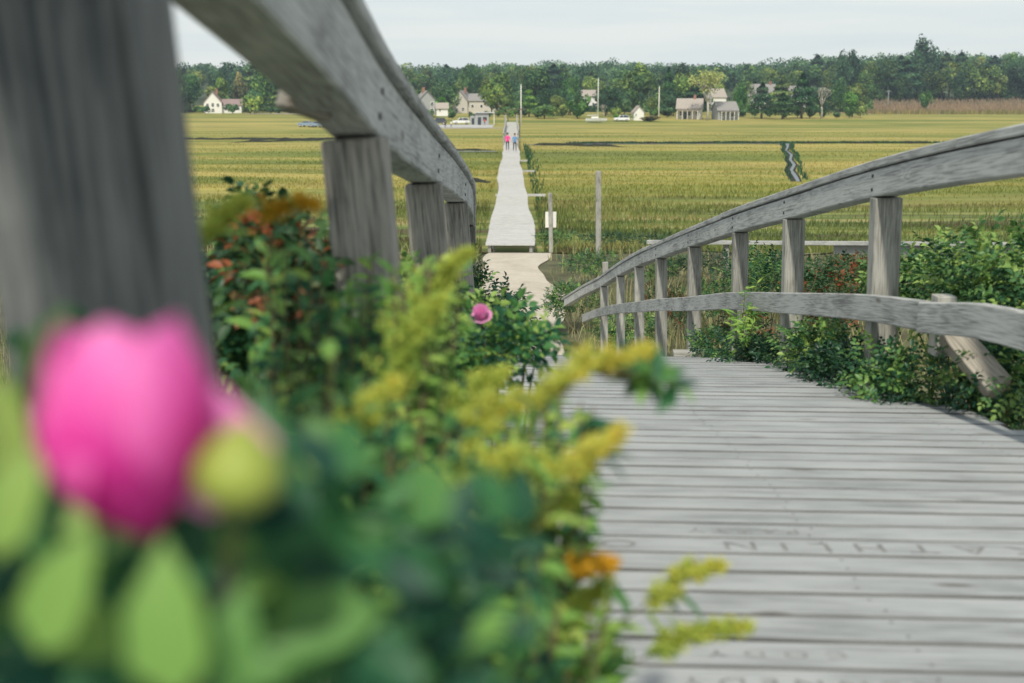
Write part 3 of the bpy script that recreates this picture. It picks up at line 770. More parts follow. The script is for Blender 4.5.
# shrubs crowding the far side of the deck, from near to far
G_R = 'rose bushes crowding the far edge of the deck'
def rs(px, py, d, wp, hp, n, leaf, m, label, seed, dep=None, name='rose_bush', cat='rose bush', **k):
    c = P(px, py, d); g = k.pop('group', G_R)
    return shrub(name, tuple(c), srad(wp, hp, d, dep), n, leaf, M[m], label, cat, seed, g, root=(c.x, c.y, min(zg(c.x, c.y), c.z-.2)), **k)
rs(1045, 290, 5.9, 95, 90, 420, .043, 'rose_leaf', 'leafy green rose bush at the picture edge behind the broken brace', 1, .7, light=.3)
rs(960, 296, 7.0, 85, 76, 460, .043, 'rose_leaf', 'bright green rose bush rising above the broken lower rail', 2, .8, light=.45)
rs(925, 385, 5.75, 85, 52, 380, .037, 'rose_leaf', 'dense dark rose bush spilling onto the deck below the brace', 3, .5, light=.15)
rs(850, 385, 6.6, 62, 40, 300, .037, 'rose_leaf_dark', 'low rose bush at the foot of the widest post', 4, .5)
rs(820, 355, 7.4, 42, 58, 220, .037, 'rose_leaf', 'upright green rose bush climbing over the lower rail between two posts', 5, .45, light=.35)
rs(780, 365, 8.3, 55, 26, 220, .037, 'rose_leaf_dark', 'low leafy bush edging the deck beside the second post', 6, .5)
rs(725, 345, 9.9, 38, 18, 200, .032, 'rose_leaf', 'small leafy bush edging the deck by the third post', 7, .6)
rs(830, 290, 9.5, 55, 50, 330, .036, 'rose_leaf_warm', 'rose bush turning red and brown between the two nearest posts', 8, .8)
rs(765, 285, 11.5, 50, 42, 320, .038, 'rose_leaf', 'dark rose bush standing behind the middle of the railing', 9, 1.0)
rs(745, 330, 10.6, 26, 34, 120, .034, 'rose_leaf_warm', 'reddish sprig bush against the lower rail near the third post', 10, .5)
rs(1010, 375, 5.2, 60, 60, 220, .034, 'rose_leaf', 'rose bush wrapping around the fallen diagonal brace', 12, .35)
# dune shrubs farther down
G_D = 'low shrubs growing on the dune below the deck'
def ds(px, py, d, wp, hp, n, m, label, seed, **k):
    rs(px, py, d, wp, hp, n, .05, m, label, seed, None, name='dune_shrub', cat='shrub', group=G_D, lobes=8, **k)
ds(590, 262, 31, 34, 16, 260, 'rose_leaf', 'round green shrub beside the sand path under the tall bare post', 21)
ds(572, 300, 25, 30, 26, 300, 'rose_leaf', 'green shrub at the bend of the sand path left of the railing end', 22, light=.2)
ds(625, 330, 22, 40, 26, 330, 'rose_leaf', 'bright green shrub seen under the lowest railing end', 23, light=.3)
ds(670, 305, 25, 40, 26, 280, 'rose_leaf_warm', 'rusty tinted shrub seen through the slender far posts', 24)
ds(650, 268, 31, 40, 15, 260, 'rose_leaf', 'dark shrub above the lower rail behind the slender posts', 25)
ds(720, 300, 24, 38, 32, 320, 'rose_leaf', 'tall green shrub behind the fourth post of the railing', 26)
ds(710, 262, 31, 40, 14, 240, 'rose_leaf_dark', 'dark green shrub right below the top rail curve', 27)
ds(790, 275, 27, 50, 22, 300, 'rose_leaf_dark', 'dark shrub in front of the low timber rail', 28)
ds(880, 268, 29, 60, 16, 300, 'rose_leaf_warm', 'brownish shrub in front of the low timber rail near the widest post', 29)
ds(610, 238, 41.2, 38, 7, 260, 'rose_leaf_dark', 'flat dark bush around the foot of the tall bare post', 30)
ds(560, 238, 42.0, 26, 8, 200, 'rose_leaf', 'low green bush behind the notice post', 31)
ds(655, 240, 42.3, 26, 6, 170, 'rose_leaf_dark', 'small dark bush at the marsh edge right of the tall post', 32)
# dead plant silhouettes
def dry_plant(px, py, d, hpx, label, seed, n=7):
    r = random.Random(seed); b = P(px, py, d); z0 = zg(b.x, b.y); o = empty('dry_plant', (b.x, b.y, min(z0, b.z)), label, 'dry plant')
    h = b.z-o.location.z+hpx*d/F; mb = MB()
    for k in range(n):
        a = r.uniform(0, 2*PI); s_ = r.uniform(.02, .16)*h
        mb.tube([(0, 0, 0), (math.cos(a)*s_*.3, math.sin(a)*s_*.3, h*.5), (math.cos(a)*s_, math.sin(a)*s_, h*r.uniform(.75, 1))], [.006, .004, .002], 4)
    mb.build('stems', M['stem'], o)
dry_plant(940, 245, 7.1, 34, 'dark charred twig poking above the bright rose bush', 7, n=4)
dry_plant(790, 330, 8.6, 90, 'thin dry stalks standing beside the widest gap between posts', 3)

# ------------------------------------------------------------------ plants by the near railing
G_L = 'rose bushes growing through the near railing'
rs(272, 330, 3.6, 82, 120, 520, .042, 'rose_leaf', 'dark rose bush filling the gap between the two nearest posts', 41, .75, group=G_L)
rs(285, 262, 3.1, 48, 26, 150, .040, 'rose_leaf_warm', 'rose bush with rusty red leaves below the goldenrod heads', 42, .35, group=G_L)
rs(248, 205, 3.4, 22, 18, 13, .040, 'rose_leaf', 'lone leafy sprig topping the bush near the goldenrod heads', 43, .1, group=G_L, lobes=3, pairs=1)
rs(415, 330, 4.8, 60, 85, 380, .042, 'rose_leaf', 'green rose bush between the second and third near posts', 44, .6, light=.3, group=G_L)
rs(492, 330, 8.2, 40, 68, 420, .036, 'rose_leaf_dark', 'dark bush leaning over the deck in front of the sand path', 45, .45, group=G_L)
rs(500, 345, 3.9, 50, 26, 90, .040, 'fore_leaf', 'green rose sprig holding a small pink blossom', 46, .25, group=G_L)
rs(465, 300, 9.5, 30, 50, 260, .043, 'rose_leaf', 'leafy bush hugging the outside of the near railing end', 47, .5, group=G_L)
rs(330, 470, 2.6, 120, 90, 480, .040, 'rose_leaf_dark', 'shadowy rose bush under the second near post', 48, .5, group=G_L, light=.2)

def blossom(parent, pos, rad, face, seed, petals=6, name='blossom', cup=.55, mt='petal'):
    """open rugosa rose: ruffled overlapping petals round a cup"""
    r = random.Random(seed); z = Vector(face).normalized(); x = z.cross(Vector((0, .3, 1))).normalized(); y = z.cross(x)
    V = []; Fc = []; Rn = []
    for ring, (n, sc_, tilt) in enumerate(((petals, 1.0, cup), (petals-1, .72, min(1.25, cup+.45)), (4, .45, min(1.3, cup+.9)))):
        for k in range(n):
            a0 = 2*PI*k/n+ring*.5+r.uniform(-.1, .1); wd = 2*PI/n*.75; col = r.uniform(.1, .95)
            base = len(V); nu, nv = 6, 6
            for i in range(nu+1):
                t = i/nu
                for j in range(nv+1):
                    s_ = (j/nv-.5)*2; ang = a0+s_*wd*(.35+.65*t**.6)
                    rr2 = rad*sc_*t*(1-.10*abs(s_)**2.5+.03*math.sin(7*s_+k))
                    lift = rr2*math.tan(tilt)*.75*(t**.8)+rad*.05*math.sin(5*s_+k*2)*t-rad*.25*t**4*(1-ring*.3)
                    V.append(Vector(pos)+x*math.cos(ang)*rr2+y*math.sin(ang)*rr2+z*(lift+ring*rad*.05)); Rn.append(min(1, max(0, col*.6+.5*t)))
            for i in range(nu):
                for j in range(nv):
                    q = base+i*(nv+1)+j; Fc.append((q, q+1, q+nv+2, q+nv+1))
    me = bpy.data.meshes.new(name); me.from_pydata([tuple(v) for v in V], [], Fc)
    at = me.attributes.new('rnd', 'FLOAT', 'POINT'); at.data.foreach_set('value', np.array(Rn, np.float32))
    me.materials.append(M[mt]); me.polygons.foreach_set('use_smooth', [True]*len(Fc)); me.update()
    return link(name, me, parent)
def cup_blossom(parent, base, H, rad, axis, seed, name='blossom'):
    r = random.Random(seed); z = Vector(axis).normalized(); x = z.cross(Vector((0, 1, .1))).normalized(); y = z.cross(x)
    V = []; Fc = []; Rn = []
    for ring, (n, sc_, hh) in enumerate(((5, 1.0, 1.0), (5, .82, .96), (4, .6, .9))):
        for k in range(n):
            a0 = 2*PI*k/n+ring*.6+PI/2+.2+r.uniform(-.12, .12); b0 = len(V); nu, nv = 10, 8; hk = hh*r.uniform(.76, 1.06); ph = r.uniform(0, 6)
            for i in range(nu+1):
                t = i/nu
                for j in range(nv+1):
                    s_ = (j/nv-.5)*2; ang = a0+s_*1.0*min(1, .35+t)
                    rr2 = rad*sc_*math.sin(PI*(.04+.80*t))*(1+.04*math.sin(4*s_+ph)*t)+rad*(.05+.30*(k % 2))*t**4*(1-ring*.4)
                    hz_ = H*hk*(t-.16*t*s_*s_+.02*math.sin(6*s_+ph)*t)
                    V.append(Vector(base)+x*math.cos(ang)*rr2+y*math.sin(ang)*rr2+z*hz_); Rn.append(min(1, max(0, .05+.85*t+.12*math.sin(ph+3*s_))))
            for i in range(nu):
                for j in range(nv):
                    q = b0+i*(nv+1)+j; Fc.append((q, q+1, q+nv+2, q+nv+1))
    me = bpy.data.meshes.new(name); me.from_pydata([tuple(v) for v in V], [], Fc)
    at = me.attributes.new('rnd', 'FLOAT', 'POINT'); at.data.foreach_set('value', np.array(Rn, np.float32))
    me.materials.append(M['petal']); me.polygons.foreach_set('use_smooth', [True]*len(Fc)); me.update()
    return link(name, me, parent)
def local_pt(o, p): return Vector(p)-Vector(o.location)
# small pink rose at mid distance
for o in [q for q in COL.objects if q.get('label') == 'green rose sprig holding a small pink blossom']:
    blossom(o, local_pt(o, P(482, 319, 3.85)), .036, (-.1, -.55, .8), 5, 5, cup=.75, mt='petal_pale')
    mb = MB(); mb.tube([local_pt(o, P(482, 323, 3.86)), local_pt(o, P(486, 350, 3.88)), (0, 0, 0)], .003, 5); mb.build('flower_stem', M['stem'], o)

# the big blurred rose right in front of the lens
def near_rose():
    root = Vector((-.28, .62, deckz(.6)-.3))
    o = empty('rose_plant', root, 'blurred rose plant with a big magenta blossom close to the lens', 'rose plant')
    c = P(148, 532, .47)
    cup_blossom(o, local_pt(o, c), .090, .034, (-.11, -.12, 1), 2)
    blossom_c = P(204, 448, .475)
    V = leaves('loose_petal', [local_pt(o, blossom_c)-Vector((.0, 0, .03))], [(.10, .1, 1)], [(.3, -1, .1)], .055, .058, np.array([1.0]), M['petal'], .15, .15, parent=o)
    mb = MB(); mb.tube([local_pt(o, c), local_pt(o, P(170, 560, .52)), local_pt(o, P(200, 700, .56)), (0, 0, 0)], [.0025, .003, .0035, .005], 6); mb.build('stem', M['stem'], o)
    # unopened bud
    bu = MB(); b0 = P(236, 512, .46); b1 = P(242, 420, .46); a = local_pt(o, b0); b = local_pt(o, b1)
    bu.tube([a, a.lerp(b, .12), a.lerp(b, .3), a.lerp(b, .52), a.lerp(b, .72), a.lerp(b, .88), b], [.004, .012, .018, .0185, .013, .007, .001], 10); bu.build('bud', M['hip'], o)
    bs = MB(); bs.tube([a, local_pt(o, P(225, 600, .5)), local_pt(o, P(200, 690, .55))], .002, 5); bs.build('bud_stem', M['stem'], o)
    # broad leaves: (px, py, d, dir x, dir z, length, shade)
    spec = [(178, 700, .42, -.12, 1, .060, .66), (225, 710, .44, .12, 1, .05, .5), (95, 560, .47, -.7, -.8, .06, .85), (40, 655, .45, .35, 1, .055, .68), (15, 480, .5, -.3, 1, .055, .85), (-5, 560, .45, .3, .9, .05, .75),
            (300, 560, .6, .9, .45, .05, .45), (390, 560, .7, .8, -.3, .05, .2), (255, 640, .52, .8, .2, .065, .5), (120, 660, .5, -.6, .5, .055, .7),
            (350, 640, .7, .7, .5, .05, .55), (60, 700, .5, .8, .5, .06, .3), (420, 640, .7, .4, .9, .06, .5), (280, 500, .62, -.2, 1, .06, .35), (40, 400, .6, .2, 1, .05, .5), (200, 560, .6, .5, .8, .06, .35),
            (10, 620, .55, .6, -.3, .06, .3), (450, 600, .8, .6, .4, .06, .4)]
    B = []; A = []; U = []; Ls = []; G = []
    for (px, py, d, dx, dz, l, g) in spec:
        B.append(local_pt(o, P(px, py, d))); A.append((dx, .1, dz)); U.append((-.2*dx, -1, .55)); Ls.append(l); G.append(g)
    r = np.random.default_rng(8)
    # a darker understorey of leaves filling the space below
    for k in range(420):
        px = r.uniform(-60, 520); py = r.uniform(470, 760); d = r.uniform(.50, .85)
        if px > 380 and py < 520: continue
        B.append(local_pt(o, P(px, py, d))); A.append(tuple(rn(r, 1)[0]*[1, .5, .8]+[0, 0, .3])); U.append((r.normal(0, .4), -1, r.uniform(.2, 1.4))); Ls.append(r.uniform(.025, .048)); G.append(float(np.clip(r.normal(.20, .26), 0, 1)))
    B = np.array([tuple(b) for b in B]); 
    leaves('foliage', B, np.array(A), np.array(U), np.array(Ls), np.array(Ls)*.56, np.array(G), M['fore_leaf'], parent=o)
near_rose()

# goldenrod: arching stems whose tips carry plumes of tiny florets
def goldenrod(pts, plume_m, spread, label, seed, material='goldenrod', leafn=22, floret=.0042, bright=.5, nflor=900, leaf_len=.055):
    """pts: world points from root to tip"""
    r = np.random.default_rng(seed); pts = [Vector(p) for p in pts]; root = pts[0]
    o = empty('goldenrod', root, label, 'goldenrod', 'goldenrod stems among the roses')
    loc = [p-root for p in pts]
    # resample
    seg = [0]; 
    for a, b in zip(loc[:-1], loc[1:]): seg.append(seg[-1]+(b-a).length)
    plume_frac = min(.9, plume_m/seg[-1])
    def at(t):
        s_ = t*seg[-1]
        for i in range(len(loc)-1):
            if s_ <= seg[i+1] or i == len(loc)-2:
                u = (s_-seg[i])/max(1e-6, seg[i+1]-seg[i]); return loc[i].lerp(loc[i+1], min(1.0, u))
    def tan(t): return (at(min(1, t+.02))-at(max(0, t-.02))).normalized()
    mb = MB(); mb.tube([at(i/14) for i in range(15)], [.0035-.0025*i/14 for i in range(15)], 5)
    t0 = 1-plume_frac; centers = []; cols = []
    nflor = int(16000*max(plume_m, .08)); nb = max(10, int(38*plume_m/.15))
    for k in range(nb):
        t = t0+plume_frac*(k+.5)/nb; b = at(t); tg = tan(t)
        L_ = spread*(1-((k+.5)/nb)**1.6*.85)*r.uniform(.7, 1.1)
        a = r.uniform(0, 2*PI); s_ = Vector(rn(r, 1)[0]); s_ = (s_-tg*s_.dot(tg)).normalized()
        e = b+(s_*.85+tg*.6+Vector((0, 0, .25)))*L_
        mid = b.lerp(e, .5)+Vector((0, 0, .15*L_)); mb.tube([b, mid, e], .0007, 4)
        m_ = int(nflor/nb)
        for j in range(m_):
            u = (j+.5)/m_; q = b.lerp(mid, u*2) if u < .5 else mid.lerp(e, u*2-1)
            centers.append(q+Vector(r.normal(0, 1, 3))*floret*.8); cols.append(np.clip(bright+r.normal(0, .22)+.25*(k/nb-.5), 0, 1))
    mb.build('stem', M['stem'], o)
    c = np.array([tuple(q) for q in centers]); n = len(c)
    leaves('florets', c, rn(r, n)+[0, -.2, .4], rn(r, n)+[0, -.8, .5], floret*r.uniform(.8, 1.5, n), floret*.95, np.array(cols), M[material], .2, 0, parent=o)
    if leafn:
        B = []; A = []; U = []; G = []; Ls = []
        for k in range(leafn):
            t = .35+.62*(t0 if t0 > .5 else .6)*(k+.5)/leafn if False else .3+(t0+.05-.3)*(k+.5)/leafn
            tg = tan(t); s_ = Vector(rn(r, 1)[0]); s_ = (s_-tg*s_.dot(tg)).normalized()
            B.append(tuple(at(t))); A.append(tuple(s_+tg*.45)); U.append(tuple(tg+Vector((0, -.4, .3)))); Ls.append(leaf_len*r.uniform(.7, 1.15)); G.append(np.clip(r.normal(.45, .22), 0, 1))
        leaves('leaves', B, A, U, Ls, np.array(Ls)*.24, np.array(G), M['light_leaf'] if bright < .45 else M['fore_leaf'], .2, .3, parent=o)
    return o
def gpath(px0, py0, px1, py1, px2, py2, d, rx=None):
    """root below the deck edge, then up through two picture positions"""
    a = P(px1, py1, d); b = P(px2, py2, d); m = P((px1+px2)/2, (py1+py2)/2-8, d); z = P(px0, py0, d)
    return [Vector((z.x, z.y, deckz(d)-.35)), z, a, m, b]
GR = [
 ((430, 640, 548, 392, 650, 350, 1.30), .135, .026, 'goldenrod sprig stretching across the deck under the railing end', 'goldenrod', .62),
 ((470, 640, 560, 490, 622, 432, 1.15), .075, .022, 'short goldenrod sprig bent over the middle of the deck', 'goldenrod', .7),
 ((500, 690, 640, 610, 722, 566, 1.45), .11, .026, 'upper of the two goldenrod sprigs low over the deck', 'goldenrod', .5),
 ((500, 710, 640, 660, 750, 626, 1.40), .13, .024, 'lower of the two goldenrod sprigs low over the deck', 'goldenrod', .35),
 ((480, 650, 560, 580, 614, 566, 1.25), .05, .016, 'golden orange sprig between the bushes and the lowest planks', 'golden_orange', .4),
 ((400, 560, 405, 330, 470, 252, 1.75), .20, .050, 'bright yellow green goldenrod beside the second near post', 'goldenrod', .28),
 ((380, 560, 395, 380, 440, 300, 1.55), .16, .045, 'yellow green goldenrod plume over the railing foot', 'goldenrod', .2),
 ((225, 420, 200, 240, 250, 205, 1.55), .10, .034, 'greenish goldenrod head beside the nearest post', 'goldenrod', .35),
 ((300, 420, 258, 222, 318, 206, 1.60), .085, .018, 'orange yellow goldenrod head above the rusty leaves', 'golden_orange', .3),
 ((440, 640, 470, 440, 545, 395, 1.35), .12, .034, 'goldenrod plume leaning on the deck left of the long sprig', 'goldenrod', .5),
 ((420, 640, 430, 500, 520, 455, 1.2), .12, .034, 'goldenrod plume in the thick of the foliage', 'goldenrod', .35),
 ((360, 640, 350, 440, 400, 385, 1.3), .10, .034, 'yellow goldenrod plume below the second near post', 'goldenrod', .45),
 ((500, 690, 560, 640, 610, 585, 1.3), .10, .034, 'goldenrod stem leaning over the lowest planks', 'goldenrod', .3),
 ((440, 640, 500, 560, 575, 500, 1.3), .11, .034, 'goldenrod stem bending toward the deck middle', 'goldenrod', .25),
 ((460, 660, 500, 480, 590, 470, 1.25), .10, .030, 'goldenrod stem under the short bent sprig', 'goldenrod', .4),
 ((400, 660, 440, 440, 505, 372, 1.5), .11, .034, 'goldenrod plume just under the small pink blossom', 'goldenrod', .3),
]
for i, (g, pf, sp2, lab, mt, br_) in enumerate(GR):
    goldenrod(gpath(*g), pf, sp2, lab, 100+i, mt, 26, .0045, br_)

# leafy weeds filling the lower middle, real stems with lance leaves
def weed(px, py, d, hpx, wpx, n, label, seed, mt='fore_leaf', ll=.045, rootdy=0, asp=.42, tmin=.25, rootp=None):
    r = np.random.default_rng(seed); c = P(px, py, d); root = Vector((c.x-.05, c.y, deckz(d)-.3))
    if rootp: root = P(*rootp)
    o = empty('leafy_weed', root, label, 'weed', 'leafy weeds between the roses and the deck')
    mb = MB(); B = []; A = []; U = []; Ls = []; G = []
    for k in range(max(4, n//14)):
        e = P(px+r.uniform(-1, 1)*wpx, py+r.uniform(-1, .7)*hpx, d*r.uniform(.88, 1.15))-root
        m = Vector((e.x*.6, e.y*.5, e.z*.6)); mb.tube([(r.normal(0, .02), r.normal(0, .02), 0), m, e], [.004, .003, .0015], 5)
        for j in range(14):
            t = tmin+(1-tmin)*(j+.5)/14; q = m.lerp(e, t); s_ = rn(r, 1)[0]
            B.append(tuple(q)); A.append(tuple(s_*[1, .8, .7]+[0, 0, .35])); U.append((r.normal(0, .4), r.uniform(-1, 0), 1)); Ls.append(ll*r.uniform(.6, 1.2)); G.append(np.clip(r.normal(.42, .25), 0, 1))
    mb.build('stems', M['stem'], o)
    leaves('foliage', B, A, U, Ls, np.array(Ls)*asp, np.array(G), M[mt], .2, .35, parent=o)
weed(500, 520, 1.5, 120, 70, 420, 'leafy weed clump in the middle of the near greenery', 201, 'light_leaf')
weed(400, 500, 1.3, 110, 80, 420, 'leafy weed clump below the second near post', 202)
weed(560, 640, 1.4, 60, 60, 330, 'leafy weed clump spilling over the lowest planks', 203, 'light_leaf')
weed(480, 630, 1.1, 80, 80, 380, 'leafy weed clump along the picture foot', 204, ll=.04)
weed(300, 430, 1.4, 80, 80, 360, 'leafy weed clump behind the big pink blossom', 205)
weed(445, 440, 1.9, 60, 50, 260, 'leafy weed clump under the small pink blossom', 206)
weed(664, 385, 1.35, 24, 26, 84, 'dark lobed leaves at the tip of the long sprig', 207, ll=.035, tmin=.3, rootp=(610, 368, 1.32))
weed(560, 430, 1.5, 45, 40, 150, 'thin leafy weed under the long goldenrod sprig', 208)
weed(425, 290, 1.9, 50, 38, 300, 'pale green weed clump in front of the third near post', 214, 'light_leaf', .04)
weed(370, 340, 2.0, 60, 45, 320, 'leafy weed clump around the foot of the second near post', 215)
weed(362, 350, 2.3, 65, 42, 500, 'broad leafed weed hiding the foot of the second near post', 217, ll=.06)
weed(395, 300, 2.4, 55, 28, 260, 'pale leafy weed rising between the second and third near posts', 218, 'light_leaf', .05)
weed(300, 300, 2.0, 70, 55, 260, 'fresh green weed in the gap between the two nearest posts', 219, ll=.05)
weed(550, 440, 1.6, 45, 45, 260, 'yellowish leafy weed beside the small pink blossom', 216, 'light_leaf', .035)
weed(40, 380, .9, 60, 60, 120, 'leafy weed left of the big pink blossom', 209)
# vines creeping on the far side of the deck
weed(748, 325, 9.0, 45, 13, 220, 'pale spiky weed growing between the second and third posts', 211, 'light_leaf', .10, asp=.2)
weed(748, 318, 9.0, 34, 9, 110, 'yellowish vine standing against the third post above the lower rail', 221, 'light_leaf', .07, asp=.3)
weed(835, 345, 7.4, 30, 18, 120, 'leafy vine hooked over the lower rail between two posts', 213, 'light_leaf', .06, asp=.4)
weed(862, 385, 6.4, 24, 26, 140, 'pale green weed at the deck edge left of the widest post', 212, 'light_leaf', .07, asp=.25)

# ------------------------------------------------------------------ trees on the far shore
def crown_mesh(seed, h, wd, n, kind='broad', leaf=.55):
    r = np.random.default_rng(seed)
    if kind == 'pine':
        t = r.uniform(0, 1, n); rad = (1-t)**.8*wd/2*(.75+.5*r.uniform(0, 1, n)); a = r.uniform(0, 2*PI, n)
        z = h*.16+t*h*.84; lay = np.sin(t*26); rad *= (1+.22*lay)
        pos = np.stack([np.cos(a)*rad, np.sin(a)*rad, z], 1); col = .3+.2*lay+r.normal(0, .15, n)
    else:
        nl = 12; lc = rn(r, nl)*r.uniform(.35, .9, (nl, 1)); lc[:, 2] = lc[:, 2]*.85; lr_ = r.uniform(.28, .50, nl)
        w_ = r.integers(0, nl, n); d = rn(r, n); q = lc[w_]+d*(lr_[w_]*np.power(r.uniform(.2, 1, n), .33))[:, None]
        pos = q*np.array([wd/2*.82, wd/2*.82, h*.50*.84])+np.array([0, 0, h*.52])
        col = .45+.18*np.sin(w_*2.3)+r.normal(0, .16, n)
    keep = pos[:, 2] > h*.05; pos = pos[keep]; col = col[keep]; n = len(pos)
    out = pos-np.array([0, 0, h*.5]); out /= np.linalg.norm(out, axis=1)[:, None]
    nr = out+rn(r, n)*.7; ax = np.cross(nr, rn(r, n)); ax /= np.linalg.norm(ax, axis=1)[:, None]; sd_ = np.cross(ax, nr); sd_ /= np.linalg.norm(sd_, axis=1)[:, None]
    s_ = (leaf*r.uniform(.6, 1.3, n))[:, None]
    V = np.stack([pos-ax*s_*.6, pos-sd_*s_*.45, pos+ax*s_*.6, pos+sd_*s_*.45], 1).reshape(-1, 3)
    return raw_mesh('crown', V, np.arange(4*n), np.arange(n)*4, np.repeat(np.clip(col, 0, 1), 4), M['tree_leaf'])
def trunk_mb(h, seed, spread=.25, m='bark', limbs=5, r0=None):
    r = random.Random(seed); mb = MB(); r0 = r0 or h*.022
    mb.tube([(0,0,-.5), (r.uniform(-.2,.2), 0, h*.25), (r.uniform(-.3,.3), .1, h*.5), (r.uniform(-.4,.4), 0, h*.78)], [r0*1.3, r0, r0*.7, r0*.25], 7)
    for k in range(limbs):
        a = r.uniform(0, 2*PI); z = h*r.uniform(.22, .5); L_ = h*spread*r.uniform(.7, 1.2)
        mb.tube([(0,0,z), (math.cos(a)*L_*.5, math.sin(a)*L_*.5, z+L_*.5), (math.cos(a)*L_, math.sin(a)*L_, z+L_*1.1)], [r0*.5, r0*.35, r0*.12], 5)
    return mb
PROTO = {}
def proto(key, seed, h, wd, n, kind, leaf):
    o = bpy.data.objects.new('tree' if kind != 'pine' else 'pine_tree', None); o.empty_display_size = 1
    t = trunk_mb(h, seed).build('trunk', M['bark'], o); c = link('crown', crown_mesh(seed, h, wd, n, kind, leaf), o)
    COL.objects.link(o); PROTO[key] = [o, h, wd, False]
for i in range(6): proto('b%d' % i, 300+i, 12, 12.5+i % 3, 2300, 'broad', .62)
for i in range(2): proto('t%d' % i, 320+i, 15, 10, 2300, 'broad', .62)
for i in range(2): proto('p%d' % i, 340+i, 12, 7, 1800, 'pine', .55)
proto('s0', 350, 3, 5, 900, 'broad', .32); proto('s1', 351, 3, 4, 900, 'broad', .32)
TN = {'s': 'shrub', 'p': 'pine_tree'}
def tree(key, px, d, hpx, wpx=None, tint=(1,1,1), label=None, group=None, cat=None, base=None):
    pr = PROTO[key]; hpx *= 1.18 if label not in LB.values() else 1.0; x = (px-512)*d/F
    o = pr[0] if not pr[3] else copy_tree(pr[0]); pr[3] = True
    z = zg(x, d); h = hpx*d/F
    # horizontal distances ahead map a little wider because the camera looks down
    o.location = (P(px, 104, d).x, d, z-.1)
    sz = h/pr[1]; sx = (wpx*d/F)/pr[2] if wpx else sz
    o.scale = (sx, sx, sz); o.rotation_euler = (0, 0, random.uniform(0, 2*PI))
    o.name = TN.get(key[0], 'tree')
    tag(o, label, cat or ('shrub' if key[0] == 's' else 'tree'), group)
    for c in o.children:
        if c.type == 'MESH' and c.name.startswith('crown'): c.color = (*tint, 1)
    return o
random.seed(77)
def rt(): 
    g = random.random()
    base = random.choice([(.85,1.0,.9), (.7,.9,1.0), (1.3,1.2,.8), (.95,1.15,.85), (.5,.68,.85), (1.6,1.4,.9), (.6,.8,.8), (1.8,1.45,1.1), (.75,1.0,1.1)])
    k = random.uniform(.8, 1.15); return tuple(c*k for c in base)
G1 = 'trees of the wooded far shore'
LB = {'front': 'broadleaf tree in the front rows of the far woods', 'mid': 'broadleaf tree halfway up the wooded slope', 'back': 'tall tree on the skyline of the woods'}
SKY = [(150, 68), (270, 68), (415, 67), (440, 64), (462, 60), (485, 67), (512, 62), (540, 67), (570, 68), (640, 68), (740, 64), (790, 58), (840, 56), (870, 58), (940, 50), (980, 54), (1040, 53)]
def skyy(px):
    return float(np.interp(px, [a for a, b in SKY], [b for a, b in SKY]))
# back row on the skyline
px = 165
while px < 1050:
    if 300 < px < 395: px += 20; continue
    d = random.uniform(690, 760); x = (px-512)*d/F; zb = zg(x, d); by = 104-zb*F/d
    h = by-skyy(px)+random.uniform(-4, 2)
    tree(random.choice(['b0','b1','b3','t0','t1','p0']), px, d, h, h*.95, tuple(c*.9 for c in rt()), LB['back'], G1)
    px += random.uniform(13, 20)
px = 160
while px < 1050:
    if 300 < px < 395: px += 20; continue
    d = random.uniform(585, 640); h = random.uniform(29, 36)+(8 if px > 860 else 0)
    tree(random.choice(['b0','b1','b2','b3','b4','b5','t0','p1']), px, d, h, h*1.0, rt(), LB['mid'], G1)
    px += random.uniform(17, 26)
px = 168
while px < 880:
    if 300 < px < 400: px += 20; continue
    d = random.uniform(500, 540); h = random.uniform(26, 34)
    tree(random.choice(['b0','b1','b2','b3','b4','b5']), px, d, h, h*1.1, rt(), LB['front'], G1)
    px += random.uniform(20, 30)
px = 166
while px < 875:
    if 300 < px < 400: px += 20; continue
    d = random.uniform(440, 470); h = random.uniform(22, 30)
    if min(abs(px-q) for q in (214, 236, 463, 478, 590, 762, 795, 716)) > 13:
        tree(random.choice(['b0','b1','b2','b3','b4','b5','p1']), px, d, h, h*1.15, rt(), 'bushy tree in the foremost row of the far woods', G1)
    px += random.uniform(15, 24)
px = 868
while px < 1050:
    d = random.uniform(575, 600); h = random.uniform(24, 36)
    tree(random.choice(['b0','b2','b4','b5','p0']), px, d, h, h*1.05, tuple(c*.75 for c in rt()), 'dark tree at the edge of the brown reed field', G1)
    px += random.uniform(14, 22)
